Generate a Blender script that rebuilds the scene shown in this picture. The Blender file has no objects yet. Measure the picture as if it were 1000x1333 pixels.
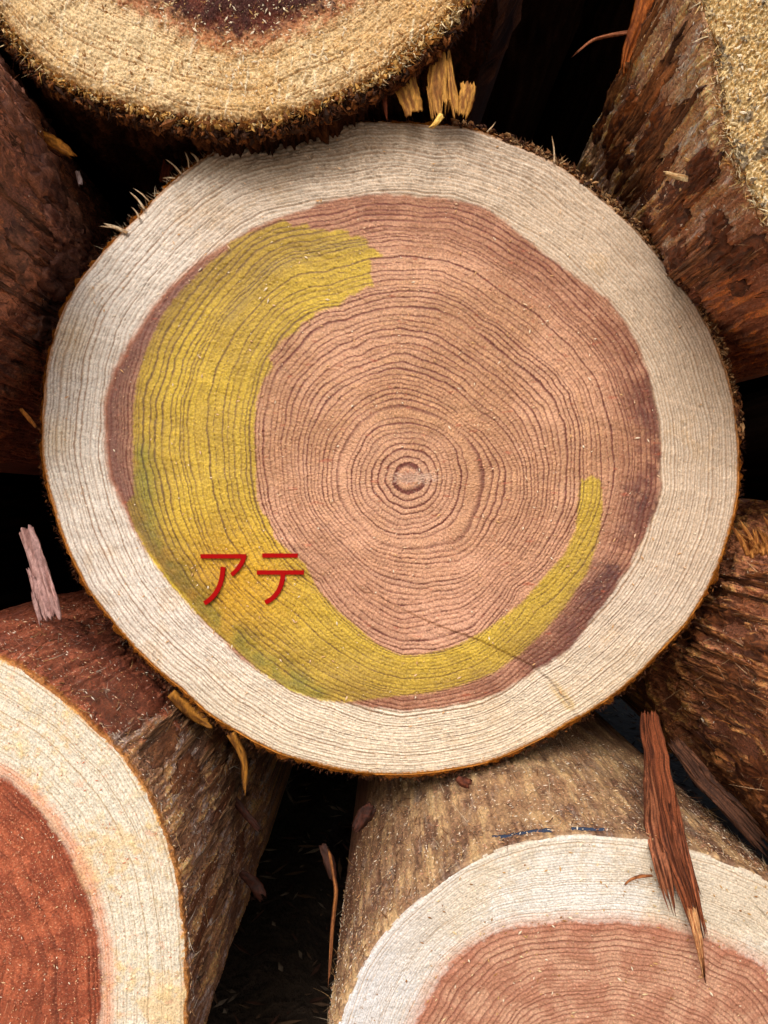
import bpy, math, random
import numpy as np
from mathutils import Vector

R_ = math.radians
sc = bpy.context.scene
col = sc.collection

# ------------------------------------------------------------------ camera
F = 980.0                      # focal length in photo pixels (1000 px wide picture)
PX, PY = 500.0, 666.5
D0 = 0.40                      # the big log's sawn face is 40 cm from the lens
cam_d = bpy.data.cameras.new("camera")
cam = bpy.data.objects.new("camera", cam_d)
col.objects.link(cam)
cam.location = (0, 0, 0)
cam.rotation_euler = (R_(90), 0, 0)
cam_d.sensor_fit = 'HORIZONTAL'
cam_d.angle = 2 * math.atan(500.0 / F)
cam_d.clip_start = 0.01
cam_d.clip_end = 500
sc.camera = cam

# ------------------------------------------------------------------ daylight
SUN_EL, SUN_AZ = R_(38), R_(-14)       # azimuth measured from straight behind the camera, negative = left
world = bpy.data.worlds.new("World")
sc.world = world
world.use_nodes = True
nt = world.node_tree
nt.nodes.clear()
wo = nt.nodes.new('ShaderNodeOutputWorld')
wb = nt.nodes.new('ShaderNodeBackground')
ws = nt.nodes.new('ShaderNodeTexSky')
ws.sky_type = 'NISHITA'
ws.sun_disc = False
ws.sun_elevation = SUN_EL
ws.sun_rotation = math.pi - SUN_AZ
ws.air_density = 1.0
ws.dust_density = 4.0
ws.ozone_density = 0.6
nt.links.new(ws.outputs[0], wb.inputs[0])
wb.inputs[1].default_value = 0.12
nt.links.new(wb.outputs[0], wo.inputs[0])
sd = bpy.data.lights.new("sun", 'SUN')
sd.energy = 1.25
sd.angle = R_(26)
sd.color = (1.0, 0.97, 0.94)
so = bpy.data.objects.new("sun", sd)
col.objects.link(so)
tosun = Vector((math.sin(SUN_AZ) * math.cos(SUN_EL), -math.cos(SUN_AZ) * math.cos(SUN_EL), math.sin(SUN_EL)))
so.rotation_euler = tosun.to_track_quat('Z', 'Y').to_euler()
so.location = tosun * 5
sc.view_settings.view_transform = 'Standard'
sc.view_settings.look = 'None'
sc.view_settings.exposure = 0.36
sc.view_settings.gamma = 1.0

# ------------------------------------------------------------------ helpers
rng = np.random.default_rng(7)
N = 1024


def field(L, seed, beta=1.6, hi=1.5):
    """periodic smooth random field, largest wavelength about L cells"""
    g = np.random.default_rng(seed)
    w = g.standard_normal((N, N))
    k = np.hypot(*np.meshgrid(np.fft.fftfreq(N) * N, np.fft.fftfreq(N) * N))
    k0 = N / L
    amp = 1.0 / (1 + (k / k0) ** beta) * np.exp(-(k / (N / hi)) ** 2)
    amp *= 1 - np.exp(-(k / (k0 * .7)) ** 2)
    f = np.fft.ifft2(np.fft.fft2(w) * amp).real
    return (f / f.std()).astype(np.float32)


FB = field(300, 1, 2.2)
FM = field(90, 2, 2.0)
FS = field(24, 3, 1.8)
FF = field(7, 4, 1.4)
FX = field(60, 5, 1.3)
GM = field(110, 6, 2.9)
GS = field(30, 8, 3.0)


def samp(f, u, v):
    u = np.mod(u, N); v = np.mod(v, N)
    i = np.floor(u).astype(int); j = np.floor(v).astype(int)
    a = u - i; b = v - j
    i %= N; j %= N
    i1 = (i + 1) % N; j1 = (j + 1) % N
    return f[j, i] * (1 - a) * (1 - b) + f[j, i1] * a * (1 - b) + f[j1, i] * (1 - a) * b + f[j1, i1] * a * b


def sm(a, b, x):
    t = np.clip((x - a) / (b - a), 0, 1)
    return t * t * (3 - 2 * t)


def srgb(r, g, b):
    c = np.array([r, g, b], dtype=float) / 255.0
    return np.where(c <= .04045, c / 12.92, ((c + .055) / 1.055) ** 2.4)


def mixc(c, d, t):
    return c * (1 - t[..., None]) + d * t[..., None]


def mesh_np(name, co, quads, colr=None, mat=None, parent=None, smooth=True, tris=None):
    me = bpy.data.meshes.new(name)
    nq = len(quads); ntr = 0 if tris is None else len(tris)
    me.vertices.add(len(co))
    me.vertices.foreach_set('co', np.ascontiguousarray(co, dtype=np.float32).ravel())
    idx = np.asarray(quads, dtype=np.int32).ravel()
    starts = np.arange(nq, dtype=np.int32) * 4
    tot = np.full(nq, 4, np.int32)
    if ntr:
        starts = np.concatenate([starts, nq * 4 + np.arange(ntr, dtype=np.int32) * 3])
        tot = np.concatenate([tot, np.full(ntr, 3, np.int32)])
        idx = np.concatenate([idx, np.asarray(tris, dtype=np.int32).ravel()])
    me.loops.add(len(idx))
    me.loops.foreach_set('vertex_index', idx.astype(np.int32))
    me.polygons.add(nq + ntr)
    me.polygons.foreach_set('loop_start', starts.astype(np.int32))
    me.polygons.foreach_set('use_smooth', np.full(nq + ntr, smooth))
    me.update(calc_edges=True)
    if colr is not None:
        a = me.color_attributes.new('Col', 'FLOAT_COLOR', 'POINT')
        c4 = np.ones((len(co), 4), np.float32)
        c4[:, :3] = np.clip(colr, 0.002, 0.95)
        a.data.foreach_set('color', c4.ravel())
    if mat:
        me.materials.append(mat)
    o = bpy.data.objects.new(name, me)
    col.objects.link(o)
    if parent:
        o.parent = parent
    return o


def grid_quads(a, b, wrap=False):
    """a rows, b columns"""
    i = np.arange(a - 1)[:, None]; j = np.arange(b if wrap else b - 1)[None, :]
    j1 = (j + 1) % b
    q = np.stack([i * b + j, (i + 1) * b + j, (i + 1) * b + j1, i * b + j1], -1)
    return q.reshape(-1, 4)


def tag(o, label, cat, group=None, kind=None):
    o['label'] = label
    o['category'] = cat
    if group: o['group'] = group
    if kind: o['kind'] = kind
    return o


def W(px, py, D):
    return np.array([(px - PX) * D / F, D, -(py - PY) * D / F])


# ------------------------------------------------------------------ materials
def mat_attr(name, rough=.8, grain=.25, gscale=900, gdist=.0003, spec=.25, speck=0.0, stretch=None, coarse=.0):
    """vertex colour (the thing's own colour) with procedural grain, flecks and fine relief"""
    m = bpy.data.materials.new(name)
    m.use_nodes = True
    n = m.node_tree; nn = n.nodes; ln = n.links
    bs = nn['Principled BSDF']
    bs.inputs['Roughness'].default_value = rough
    bs.inputs['Specular IOR Level'].default_value = spec
    at = nn.new('ShaderNodeAttribute'); at.attribute_name = 'Col'
    tc = nn.new('ShaderNodeTexCoord')
    mp = nn.new('ShaderNodeMapping')
    if stretch: mp.inputs['Scale'].default_value = stretch
    ln.new(tc.outputs['Object'], mp.inputs[0])
    nz = nn.new('ShaderNodeTexNoise')
    nz.inputs['Scale'].default_value = gscale
    nz.inputs['Detail'].default_value = 4
    nz.inputs['Roughness'].default_value = .7
    ln.new(mp.outputs[0], nz.inputs['Vector'])
    mr = nn.new('ShaderNodeMapRange')
    mr.inputs[1].default_value = .3; mr.inputs[2].default_value = .7
    mr.inputs[3].default_value = 1 - grain; mr.inputs[4].default_value = 1 + grain
    ln.new(nz.outputs[0], mr.inputs[0])
    mx = nn.new('ShaderNodeMix'); mx.data_type = 'RGBA'; mx.blend_type = 'MULTIPLY'
    mx.inputs[0].default_value = 1
    ln.new(at.outputs['Color'], mx.inputs[6])
    ln.new(mr.outputs[0], mx.inputs[7])
    last = mx.outputs[2]
    if speck > 0:
        n2 = nn.new('ShaderNodeTexNoise'); n2.inputs['Scale'].default_value = gscale * .8
        n2.inputs['Detail'].default_value = 3
        ln.new(tc.outputs['Object'], n2.inputs['Vector'])
        r2 = nn.new('ShaderNodeMapRange')
        r2.inputs[1].default_value = .62; r2.inputs[2].default_value = .72
        r2.inputs[3].default_value = 0; r2.inputs[4].default_value = speck
        ln.new(n2.outputs[0], r2.inputs[0])
        m2 = nn.new('ShaderNodeMix'); m2.data_type = 'RGBA'
        ln.new(r2.outputs[0], m2.inputs[0])
        ln.new(last, m2.inputs[6])
        m2.inputs[7].default_value = (.72, .56, .38, 1)
        last = m2.outputs[2]
    ln.new(last, bs.inputs['Base Color'])
    bp = nn.new('ShaderNodeBump')
    bp.inputs['Strength'].default_value = 1
    bp.inputs['Distance'].default_value = gdist
    ln.new(nz.outputs[0], bp.inputs['Height'])
    if coarse:
        n3 = nn.new('ShaderNodeTexNoise'); n3.inputs['Scale'].default_value = gscale * .25
        n3.inputs['Detail'].default_value = 5
        ln.new(mp.outputs[0], n3.inputs['Vector'])
        b3 = nn.new('ShaderNodeBump'); b3.inputs['Distance'].default_value = coarse
        ln.new(n3.outputs[0], b3.inputs['Height'])
        ln.new(b3.outputs[0], bp.inputs['Normal'])
    ln.new(bp.outputs[0], bs.inputs['Normal'])
    return m


M_FACE = mat_attr('sawn_wood', rough=.62, grain=.26, gscale=1300, gdist=.00026, speck=.2, spec=.35)
M_ROUGH = mat_attr('rough_sawn_wood', rough=.8, grain=.45, gscale=1000, gdist=.0006, speck=.25)
M_FINE = mat_attr('worn_sawn_wood', rough=.8, grain=.35, gscale=1300, gdist=.00028, speck=.15)
M_BARK = mat_attr('bark', rough=.6, grain=.5, gscale=900, gdist=.0005, spec=.45, speck=.10, stretch=(1, .4, 1), coarse=.0016)
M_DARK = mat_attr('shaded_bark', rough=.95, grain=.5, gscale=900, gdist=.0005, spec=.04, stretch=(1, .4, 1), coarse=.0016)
M_FIB = mat_attr('torn_fibre', rough=.6, grain=.45, gscale=1100, gdist=.0004, spec=.15, stretch=(1, 1, .35))
M_DUST = mat_attr('sawdust', rough=.9, grain=.15, gscale=900, gdist=.0001)
M_GROUND = mat_attr('earth', rough=.95, grain=.5, gscale=60, gdist=.006, coarse=.01)


def caption_red():
    m = bpy.data.materials.new('caption_red'); m.use_nodes = True
    n = m.node_tree
    b = n.nodes['Principled BSDF']
    b.inputs['Roughness'].default_value = .8; b.inputs['Specular IOR Level'].default_value = .1
    z = n.nodes.new('ShaderNodeTexNoise'); z.inputs['Scale'].default_value = 700
    r = n.nodes.new('ShaderNodeValToRGB')
    r.color_ramp.elements[0].color = (.32, .001, .001, 1)
    r.color_ramp.elements[1].color = (.38, .003, .003, 1)
    n.links.new(z.outputs[0], r.inputs[0]); n.links.new(r.outputs[0], b.inputs['Base Color'])
    return m


M_RED = caption_red()


# ------------------------------------------------------------------ polar contours
TH = np.linspace(-math.pi, math.pi, 2049)[:-1]


def contour(pts, c, smooth=6):
    p = np.array(pts, float)
    x = p[:, 0] - c[0]; z = -(p[:, 1] - c[1])
    t = np.arctan2(z, x); r = np.hypot(x, z)
    o = np.argsort(t); t = t[o]; r = r[o]
    rr = np.interp(TH, np.concatenate([t - 2 * math.pi, t, t + 2 * math.pi]), np.concatenate([r, r, r]))
    if smooth:
        k = np.exp(-(np.fft.fftfreq(2048) * 2048 * smooth / 2048) ** 2 * 2)
        rr = np.fft.ifft(np.fft.fft(rr) * k).real
    return rr


def circle(c, cc, r, wob=.02, seed=0):
    """radius, seen from c, of a slightly lumpy circle centred at cc (pixels)"""
    g = np.random.default_rng(seed)
    a = np.linspace(0, 2 * math.pi, 120, endpoint=False)
    rad = np.full(120, float(r))
    for k in range(2, 9):
        rad += r * wob / k * g.standard_normal() * np.cos(k * a + g.uniform(0, 6.28))
    return contour(np.stack([cc[0] + rad * np.cos(a), cc[1] - rad * np.sin(a)], 1), c)


def at_th(arr, t):
    return np.interp(t, np.append(TH, math.pi), np.append(arr, arr[0]))


def theta_samples(dense, nd, ns):
    """angles covering the circle, nd of them inside the part in view"""
    a, b = dense
    if b - a >= 2 * math.pi - .01:
        return np.linspace(-math.pi, math.pi, nd, endpoint=False)
    d = np.linspace(a, b, nd, endpoint=False)
    e = np.linspace(b, a + 2 * math.pi, ns, endpoint=False)
    return np.concatenate([d, e])


def wrap(t):
    return (t + math.pi) % (2 * math.pi) - math.pi


def in_poly(px, py, poly):
    inside = np.zeros(px.shape, bool)
    n = len(poly)
    for i in range(n):
        x1, y1 = poly[i]; x2, y2 = poly[(i + 1) % n]
        if y1 == y2: continue
        c = ((y1 > py) != (y2 > py)) & (px < (x2 - x1) * (py - y1) / (y2 - y1) + x1)
        inside ^= c
    return inside


def poly_dist(px, py, pts):
    d = np.full(px.shape, 1e9); side = np.zeros(px.shape); along = np.zeros(px.shape)
    acc = 0
    for (x1, y1), (x2, y2) in zip(pts[:-1], pts[1:]):
        ex, ey = x2 - x1, y2 - y1; L = math.hypot(ex, ey)
        t = np.clip(((px - x1) * ex + (py - y1) * ey) / (L * L), 0, 1)
        dd = np.hypot(px - x1 - t * ex, py - y1 - t * ey)
        s = np.sign((px - x1) * ey - (py - y1) * ex)
        u = dd < d
        d = np.where(u, dd, d); side = np.where(u, s, side); along = np.where(u, acc + t * L, along)
        acc += L
    return d, side, along / acc


class Log:
    def __init__(s, name, label, pith, D, outline, slope=(0, 0), taper=.03, group='logs in the pile', centre=None):
        s.c = pith; s.D = D; s.s = D / F; s.R = outline; s.slope = slope; s.taper = taper
        s.root = bpy.data.objects.new(name, None)
        s.root.empty_display_size = .02
        col.objects.link(s.root)
        s.root.location = W(pith[0], pith[1], D)
        tag(s.root, label, 'log', group)
        s.tilt = (0, 0)
        # middle of the cross-section, about which the log tapers
        x = (s.R * np.cos(TH)).mean(); z = (s.R * np.sin(TH)).mean()
        s.mid = (x, z)

    def loc(s, t, r, v):
        """local coordinates of angle t, radius r (px from pith), depth v (px behind the face)"""
        x = r * np.cos(t); z = r * np.sin(t)
        k = 1 - s.taper * v / 1000
        x2 = s.mid[0] + (x - s.mid[0]) * k + s.slope[0] * v
        z2 = s.mid[1] + (z - s.mid[1]) * k + s.slope[1] * v
        y = v + s.tilt[0] * x + s.tilt[1] * z
        return np.stack([x2, y, z2], -1) * s.s

    def world(s, t, r, v):
        return s.loc(t, r, v) + np.array(W(s.c[0], s.c[1], s.D))


def build_face(lg, ages, paint, dense, nd, ns, nr, mat, r_in=0.0, seed=0):
    """ages: list of (age, contour). paint(px,py,t,s,age,fr,rid,noise) -> colour,height,part index"""
    t = theta_samples(dense, nd, ns)
    tw = wrap(t)
    if r_in > 0:
        sr = np.concatenate([np.linspace(.004, r_in, 60, endpoint=False), np.linspace(r_in, 1, nr)]); nr = len(sr)
    else:
        sr = np.linspace(.001, 1, nr)
    Rt = at_th(lg.R, tw)
    T = np.repeat(tw[None, :], nr, 0)
    S = np.repeat(sr[:, None], len(t), 1)
    RR = S * Rt[None, :]
    cs = [at_th(c, tw) for _, c in ages]
    av = [a for a, _ in ages]
    age = np.zeros_like(RR)
    lo_r = np.zeros_like(Rt); lo_a = 0.0
    for a, c in zip(av, cs):
        seg = (RR > lo_r[None, :])
        age = np.where(seg, lo_a + (RR - lo_r[None, :]) / np.maximum(c - lo_r, 1)[None, :] * (a - lo_a), age)
        lo_r = c; lo_a = a
    px = lg.c[0] + RR * np.cos(T); py = lg.c[1] - RR * np.sin(T)
    g = np.random.default_rng(seed)
    # rings are unevenly wide, and wander a little
    amax = av[-1] + 4
    wd = np.exp(g.standard_normal(int(amax) + 2) * np.interp(np.arange(int(amax) + 2), [0, 25, 36], [.2, .3, .36]))
    cum = np.concatenate([[0], np.cumsum(wd)]); cum *= amax / cum[-1]
    age = age + .24 * samp(GM, px * .9 + seed * 77, py * .9) * sm(0, 4, age) + .05 * samp(GS, px, py + seed * 31) + .012 * samp(FF, px, py)
    age = np.interp(np.clip(age, 0, amax), cum, np.arange(len(cum)))
    rid = np.floor(age).astype(int); fr = age - rid
    colr, h, part = paint(px, py, T, S, RR, age, fr, rid, g)
    co = lg.loc(T, RR, -h).reshape(-1, 3)
    q = grid_quads(nr, len(t), wrap=True)
    pq = part.reshape(-1)[q[:, 0]]
    return co, q, colr.reshape(-1, 3), pq


def split_parts(lg, co, q, c, pq, names, mat, kinds=None):
    out = []
    for k, nm in enumerate(names):
        sel = q[pq == k]
        if not len(sel): continue
        used = np.unique(sel)
        remap = np.full(len(co), -1, np.int64); remap[used] = np.arange(len(used))
        o = mesh_np(nm, co[used], remap[sel], c[used], mat, lg.root)
        out.append(o)
    return out


def ring_line(fr, w=.30):
    """latewood: slow darkening, sharp end"""
    return sm(1 - w * 1.6, .93, fr) * (1 - sm(.965, 1.0, fr))


# ------------------------------------------------------------------ side (bark or bare stem)
def build_side(lg, dense, nd, ns, palette, bt=4, v0=1.5, vmax=700, nv=300, disp=3.0, seed=0, name='bark', rim=None, mat=None, patch=None,
               total=2.6, crack=1.0, gain=1.0):
    t = theta_samples(dense, nd, ns); tw = wrap(t)
    Rt = at_th(lg.R, tw)
    vd = v0 + (np.linspace(0, 1, nv) ** 1.5) * vmax
    far = np.linspace(vmax * 1.1, total / lg.s, 12)
    v = np.concatenate([vd, far])
    V = np.repeat(v[:, None], len(t), 1)
    T = np.repeat(tw[None, :], len(v), 0)
    U = np.repeat((t * lg.R.mean())[None, :], len(v), 0)
    o = seed * 133.7
    streak = samp(FX, U * 1.1 + o, V * .10 + o + .25 * U)
    streak2 = samp(FX, U * 2.6 + o, V * .22 + 2 * o + .3 * U)
    big = samp(FB, U * .9 + o, V * .7 + o)
    med = samp(FM, U * 1.0 + 3 * o, V * .6)
    fine = samp(FF, U * 1.0, V * .8 + o)
    ck = np.abs(samp(FM, U * .8 + 5 * o, V * 1.4 + 9))     # cross cracks
    crk = (1 - sm(.02, .10, ck)) * sm(-.2, .6, samp(FM, U * .5, V * .5 + 7 * o))
    ck2 = np.abs(samp(FM, U * .55 + 11 * o, V * .07 + 60 + .04 * U))
    crk = np.maximum(crk, (1 - sm(.02, .09, ck2)) * sm(-.3, .5, samp(FM, U * .3 + 5, V * .15 + 3 * o)) * min(crack, 1))
    h = disp * (.8 * big + .6 * streak + .5 * med + .12 * streak2) + .3 * fine - crack * 3.0 * crk
    ramp = sm(0, 25, V - v0)
    edge = bt * (1 + .25 * samp(FS, U, U * 0 + o))
    RR = Rt[None, :] + edge + h * ramp + .3 * fine - bt * .5 * (1 - ramp)
    RR = np.maximum(RR, Rt[None, :] + .6)
    a, b, c_, d = [np.array(p) for p in palette]
    C = mixc(np.broadcast_to(a, V.shape + (3,)), b, sm(-1.0, 1.2, big * .8 + streak * .7))
    C = mixc(C, c_, sm(.5, 1.4, streak * .8 + med * .8) * .85)
    C = mixc(C, d, sm(.7, 1.7, streak2 * .8 + .6 * samp(FM, U + 50, V * .5 + o)) * .7)
    C = C * (1 - .8 * crk[..., None])
    C = C * (1 + .15 * fine[..., None]) * (1 + .10 * streak2[..., None]) * (1 + .2 * samp(FF, U * 1.8, V * .9 + o)[..., None])
    if patch is not None:
        C = patch(C, T, V, U, streak, med, big)
    if rim is not None:
        C = mixc(C, np.array(rim), (1 - sm(2, 14, V + 3 * fine)) * .9)
    C = np.clip(C * gain, .004, .7)
    co = lg.loc(T, RR, V)
    # closing lip between the sawn face and the bark, back end closed by a cap
    lip = lg.loc(tw, Rt - 3, np.full_like(Rt, v0))[None]
    lipc = C[:1] * .8
    co = np.concatenate([lip, co]); C = np.concatenate([lipc, C])
    nrow = len(v) + 1
    q = grid_quads(nrow, len(t), wrap=True)
    cc = lg.loc(np.zeros(1), np.zeros(1), np.array([v[-1]]))
    co = np.concatenate([co.reshape(-1, 3), cc]); C = np.concatenate([C.reshape(-1, 3), C[-1, :1]])
    nt_ = len(t); base = (nrow - 1) * nt_
    tr = np.stack([base + np.arange(nt_), np.full(nt_, len(co) - 1), base + (np.arange(nt_) + 1) % nt_], 1)
    lg.side = dict(h=disp, bt=bt, seed=seed)
    return mesh_np(name, co, q[:, ::-1] if False else q, C, mat or M_BARK, lg.root, tris=tr)


def surf(lg, t, v, lift=0.0):
    """world point on the side of a log (undisplaced) with outward normal, approx"""
    t = np.asarray(t, float); v = np.asarray(v, float)
    r = at_th(lg.R, wrap(t)) + lg.side['bt']
    U = t * lg.R.mean(); o = lg.side['seed'] * 133.7
    h = lg.side['h'] * (.8 * samp(FB, U * .9 + o, v * .7 + o) + .6 * samp(FX, U * 1.1 + o, v * .10 + o + .25 * U) + .5 * samp(FM, U + 3 * o, v * .6))
    h = h * sm(0, 25, v)
    return lg.loc(t, r + h + lift, v)


# ------------------------------------------------------------------ fibres, flakes, splinters
def fibres(name, P, Dv, L, wd, C, parent=None, curl=.3, seed=0, mat=None, seg=4):
    """thin tapered three-sided curved slivers; P, Dv (n,3); L, wd (n)"""
    g = np.random.default_rng(seed)
    n = len(P)
    Dv = Dv / np.linalg.norm(Dv, axis=1, keepdims=True)
    rnd = g.standard_normal((n, 3))
    side = np.cross(Dv, rnd); side /= np.linalg.norm(side, axis=1, keepdims=True)
    up = np.cross(Dv, side)
    bend = g.standard_normal(n) * curl
    rows = []
    for k in range(seg):
        f = k / (seg - 1)
        cpt = P + Dv * (L * f)[:, None] + side * (bend * L * f * f)[:, None]
        w = wd * (1 - f * .85) * .5
        for a in (0, 2.1, 4.2):
            rows.append(cpt + side * (w * math.cos(a) * .55)[:, None] + up * (w * math.sin(a))[:, None])
    V = np.stack(rows, 1)              # n, seg*3, 3
    m = seg * 3
    Q = []
    for k in range(seg - 1):
        for a in range(3):
            b = (a + 1) % 3
            Q.append([k * 3 + a, k * 3 + b, (k + 1) * 3 + b, (k + 1) * 3 + a])
    Q = np.array(Q)
    off = (np.arange(n) * m)[:, None, None]
    quads = (Q[None] + off).reshape(-1, 4)
    tris = (np.array([[(seg - 1) * 3, (seg - 1) * 3 + 1, (seg - 1) * 3 + 2]])[None] + off).reshape(-1, 3)
    CC = np.repeat(C[:, None, :], m, 1).reshape(-1, 3)
    return mesh_np(name, V.reshape(-1, 3), quads, CC, mat or M_FIB, parent, smooth=True, tris=tris)


def chips(name, P, Nn, size, C, parent=None, seed=0, mat=None, asp=(1.0, 3.5)):
    """sawdust crumbs: flattened irregular four-sided splinters (two tetrahedra) lying on a surface"""
    g = np.random.default_rng(seed)
    n = len(P)
    Nn = Nn / np.linalg.norm(Nn, axis=1, keepdims=True)
    a = np.cross(Nn, g.standard_normal((n, 3))); a /= np.linalg.norm(a, axis=1, keepdims=True)
    b = np.cross(Nn, a)
    as_ = g.uniform(*asp, n)
    hz = (size * .35)[:, None] * Nn
    la = (size * .5 * as_)[:, None] * (a + Nn * g.uniform(-.3, .5, n)[:, None])
    lb = (size * .5)[:, None] * b
    P = P + hz * .5
    V = np.stack([P - la, P - lb, P + la, P + lb, P + hz, P - hz], 1)
    T = np.array([[0, 1, 4], [1, 2, 4], [2, 3, 4], [3, 0, 4], [1, 0, 5], [2, 1, 5], [3, 2, 5], [0, 3, 5]])
    tr = (T[None] + (np.arange(n) * 6)[:, None, None]).reshape(-1, 3)
    return mesh_np(name, V.reshape(-1, 3), np.zeros((0, 4), int), np.repeat(C, 6, 0), mat or M_DUST, parent, smooth=False, tris=tr)


def splinter(name, path, widths, thick, c1, c2, parent=None, origin=None, seed=0, teeth=(.0, .12), twist=0.0, nl=40, nc=14, mat=None,
             facing=(0, -1, 0), rid=2.0):
    """a torn strip of wood or bark: path in world metres, real thickness, ragged ends, lengthwise ridges"""
    g = np.random.default_rng(seed)
    path = np.array(path, float)
    d = np.concatenate([[0], np.cumsum(np.linalg.norm(np.diff(path, axis=0), axis=1))]); d /= d[-1]
    f = np.linspace(0, 1, nl)
    ce = np.stack([np.interp(f, d, path[:, i]) for i in range(3)], 1)
    k = np.ones(5) / 5
    for i in range(3):
        pad = np.concatenate([[2 * ce[0, i] - ce[2, i], 2 * ce[0, i] - ce[1, i]], ce[:, i], [2 * ce[-1, i] - ce[-2, i], 2 * ce[-1, i] - ce[-3, i]]])
        ce[:, i] = np.convolve(pad, k, 'valid')
    wv = np.interp(f, np.linspace(0, 1, len(widths)), widths)
    Lm = np.linalg.norm(np.diff(path, axis=0), axis=1).sum()
    e0 = g.uniform(0, teeth[0] + 1e-6, nc); e1 = g.uniform(0, teeth[1] + 1e-6, nc)
    u = np.linspace(-.5, .5, nc)
    F0 = e0[None, :] + f[:, None] * (1 - e0 - e1)[None, :]
    pos = np.zeros((nl, nc, 3))
    tang = np.gradient(ce, axis=0); tang /= np.linalg.norm(tang, axis=1, keepdims=True)
    fa = np.array(facing, float)
    pos = np.stack([np.interp(F0, f, ce[:, i]) for i in range(3)], -1)
    tg = np.stack([np.interp(F0, f, tang[:, i]) for i in range(3)], -1)
    sd_ = np.cross(tg, fa); sd_ /= np.linalg.norm(sd_, axis=-1, keepdims=True)
    nr_ = np.cross(sd_, tg); nr_ *= np.sign((nr_ @ fa))[..., None]
    ang = twist * (F0 - .5)
    s2 = sd_ * np.cos(ang)[..., None] + nr_ * np.sin(ang)[..., None]
    n2 = -sd_ * np.sin(ang)[..., None] + nr_ * np.cos(ang)[..., None]
    ww = np.interp(F0, f, wv)
    wob = samp(FS, F0 * 60 + seed * 17, np.broadcast_to(u * 3 + seed * 5, F0.shape)) * .022
    ridge = samp(FF, np.broadcast_to(u * 110 + seed * 9, F0.shape), F0 * 9 + seed + u * 8) * .5 + samp(GS, F0 * 50 + u * 30 + seed * 3, u * 20 + F0 * 0) * .3
    prof = np.sqrt(np.clip(1 - (2 * u) ** 4, .0, 1))[None, :]
    top = pos + s2 * ((u + wob) * ww)[..., None] + n2 * (thick * prof * (.6 + ridge * .5 * rid * .5) + (u ** 2) * ww * -.35)[..., None]
    bot = pos + s2 * ((u + wob) * ww)[..., None] - n2 * (thick * prof * .5 + (u ** 2) * ww * .35)[..., None]
    qa = grid_quads(nl, nc); nv_ = nl * nc
    qb = grid_quads(nl, nc)[:, ::-1] + nv_
    e = []
    I = lambda i, j: i * nc + j
    for i in range(nl - 1):
        e.append([I(i + 1, 0), I(i, 0), I(i, 0) + nv_, I(i + 1, 0) + nv_])
        e.append([I(i, nc - 1), I(i + 1, nc - 1), I(i + 1, nc - 1) + nv_, I(i, nc - 1) + nv_])
    for j in range(nc - 1):
        e.append([I(0, j), I(0, j + 1), I(0, j + 1) + nv_, I(0, j) + nv_])
        e.append([I(nl - 1, j + 1), I(nl - 1, j), I(nl - 1, j) + nv_, I(nl - 1, j + 1) + nv_])
    co = np.concatenate([top.reshape(-1, 3), bot.reshape(-1, 3)])
    mixv = sm(-1.2, 1.2, samp(FX, u * 160 + seed * 13 + F0 * 10, F0 * 25 + seed * 3) + .5 * samp(FS, u * 200 + F0 * 0, F0 * 40))
    C = mixc(np.broadcast_to(np.array(c1), F0.shape + (3,)), np.array(c2), mixv).reshape(-1, 3)
    C = np.concatenate([C, C * .8])
    if origin is None:
        origin = co.mean(0)
    if parent is not None:
        origin = np.array(parent.location)
    o = mesh_np(name, co - origin, np.concatenate([qa, qb, np.array(e)]), C, mat or M_FIB, None)
    if parent is not None:
        o.parent = parent
    else:
        o.location = origin
    return o


def plate(lg, t0, v0, wu, wv, thick, c1, c2, seed=0, name='bark_plate'):
    """a flake of bark lying on the log's side: ragged outline, own thickness"""
    g = np.random.default_rng(seed)
    v0 = max(v0, wv * .62 + 14)
    n = 26; rings = 5
    a = np.linspace(0, 2 * math.pi, n, endpoint=False)
    rad = 1 + .12 * np.cos(2 * a + g.uniform(0, 6)) + .10 * np.cos(3 * a + g.uniform(0, 6)) + .09 * g.standard_normal(n)
    sup = (np.abs(np.cos(a)) ** 3.2 + np.abs(np.sin(a)) ** 3.2) ** (-1 / 3.2)
    rad = rad * sup
    Rm = at_th(lg.R, np.array([wrap(t0)]))[0]
    sk = g.uniform(-.4, .4)
    co = []; C = []
    for k in range(rings + 1):
        if k < rings:
            f = k / (rings - 1); lift = thick * (1 - .15 * f) + thick * .35 * g.standard_normal(n) * (f > 0)
        else:
            f = 1.03; lift = np.full(n, -2.0)
        du = rad * f * wu * .5 * np.cos(a); dv = rad * f * wv * .5 * np.sin(a) + sk * du
        tt = t0 + du / Rm; vv = np.maximum(v0 + dv, 2)
        co.append(surf(lg, tt, vv, lift))
        m = sm(-1, 1, samp(FX, tt * Rm * 1.5 + seed * 9, vv * .3) + .5 * g.standard_normal(n))
        C.append(mixc(np.broadcast_to(np.array(c1), (n, 3)), np.array(c2), m) * (.55 if k == rings else 1))
    q = grid_quads(rings + 1, n, wrap=True)
    return mesh_np(name, np.concatenate(co), q[:, ::-1] if False else q, np.concatenate(C), M_BARK, lg.root)


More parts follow.
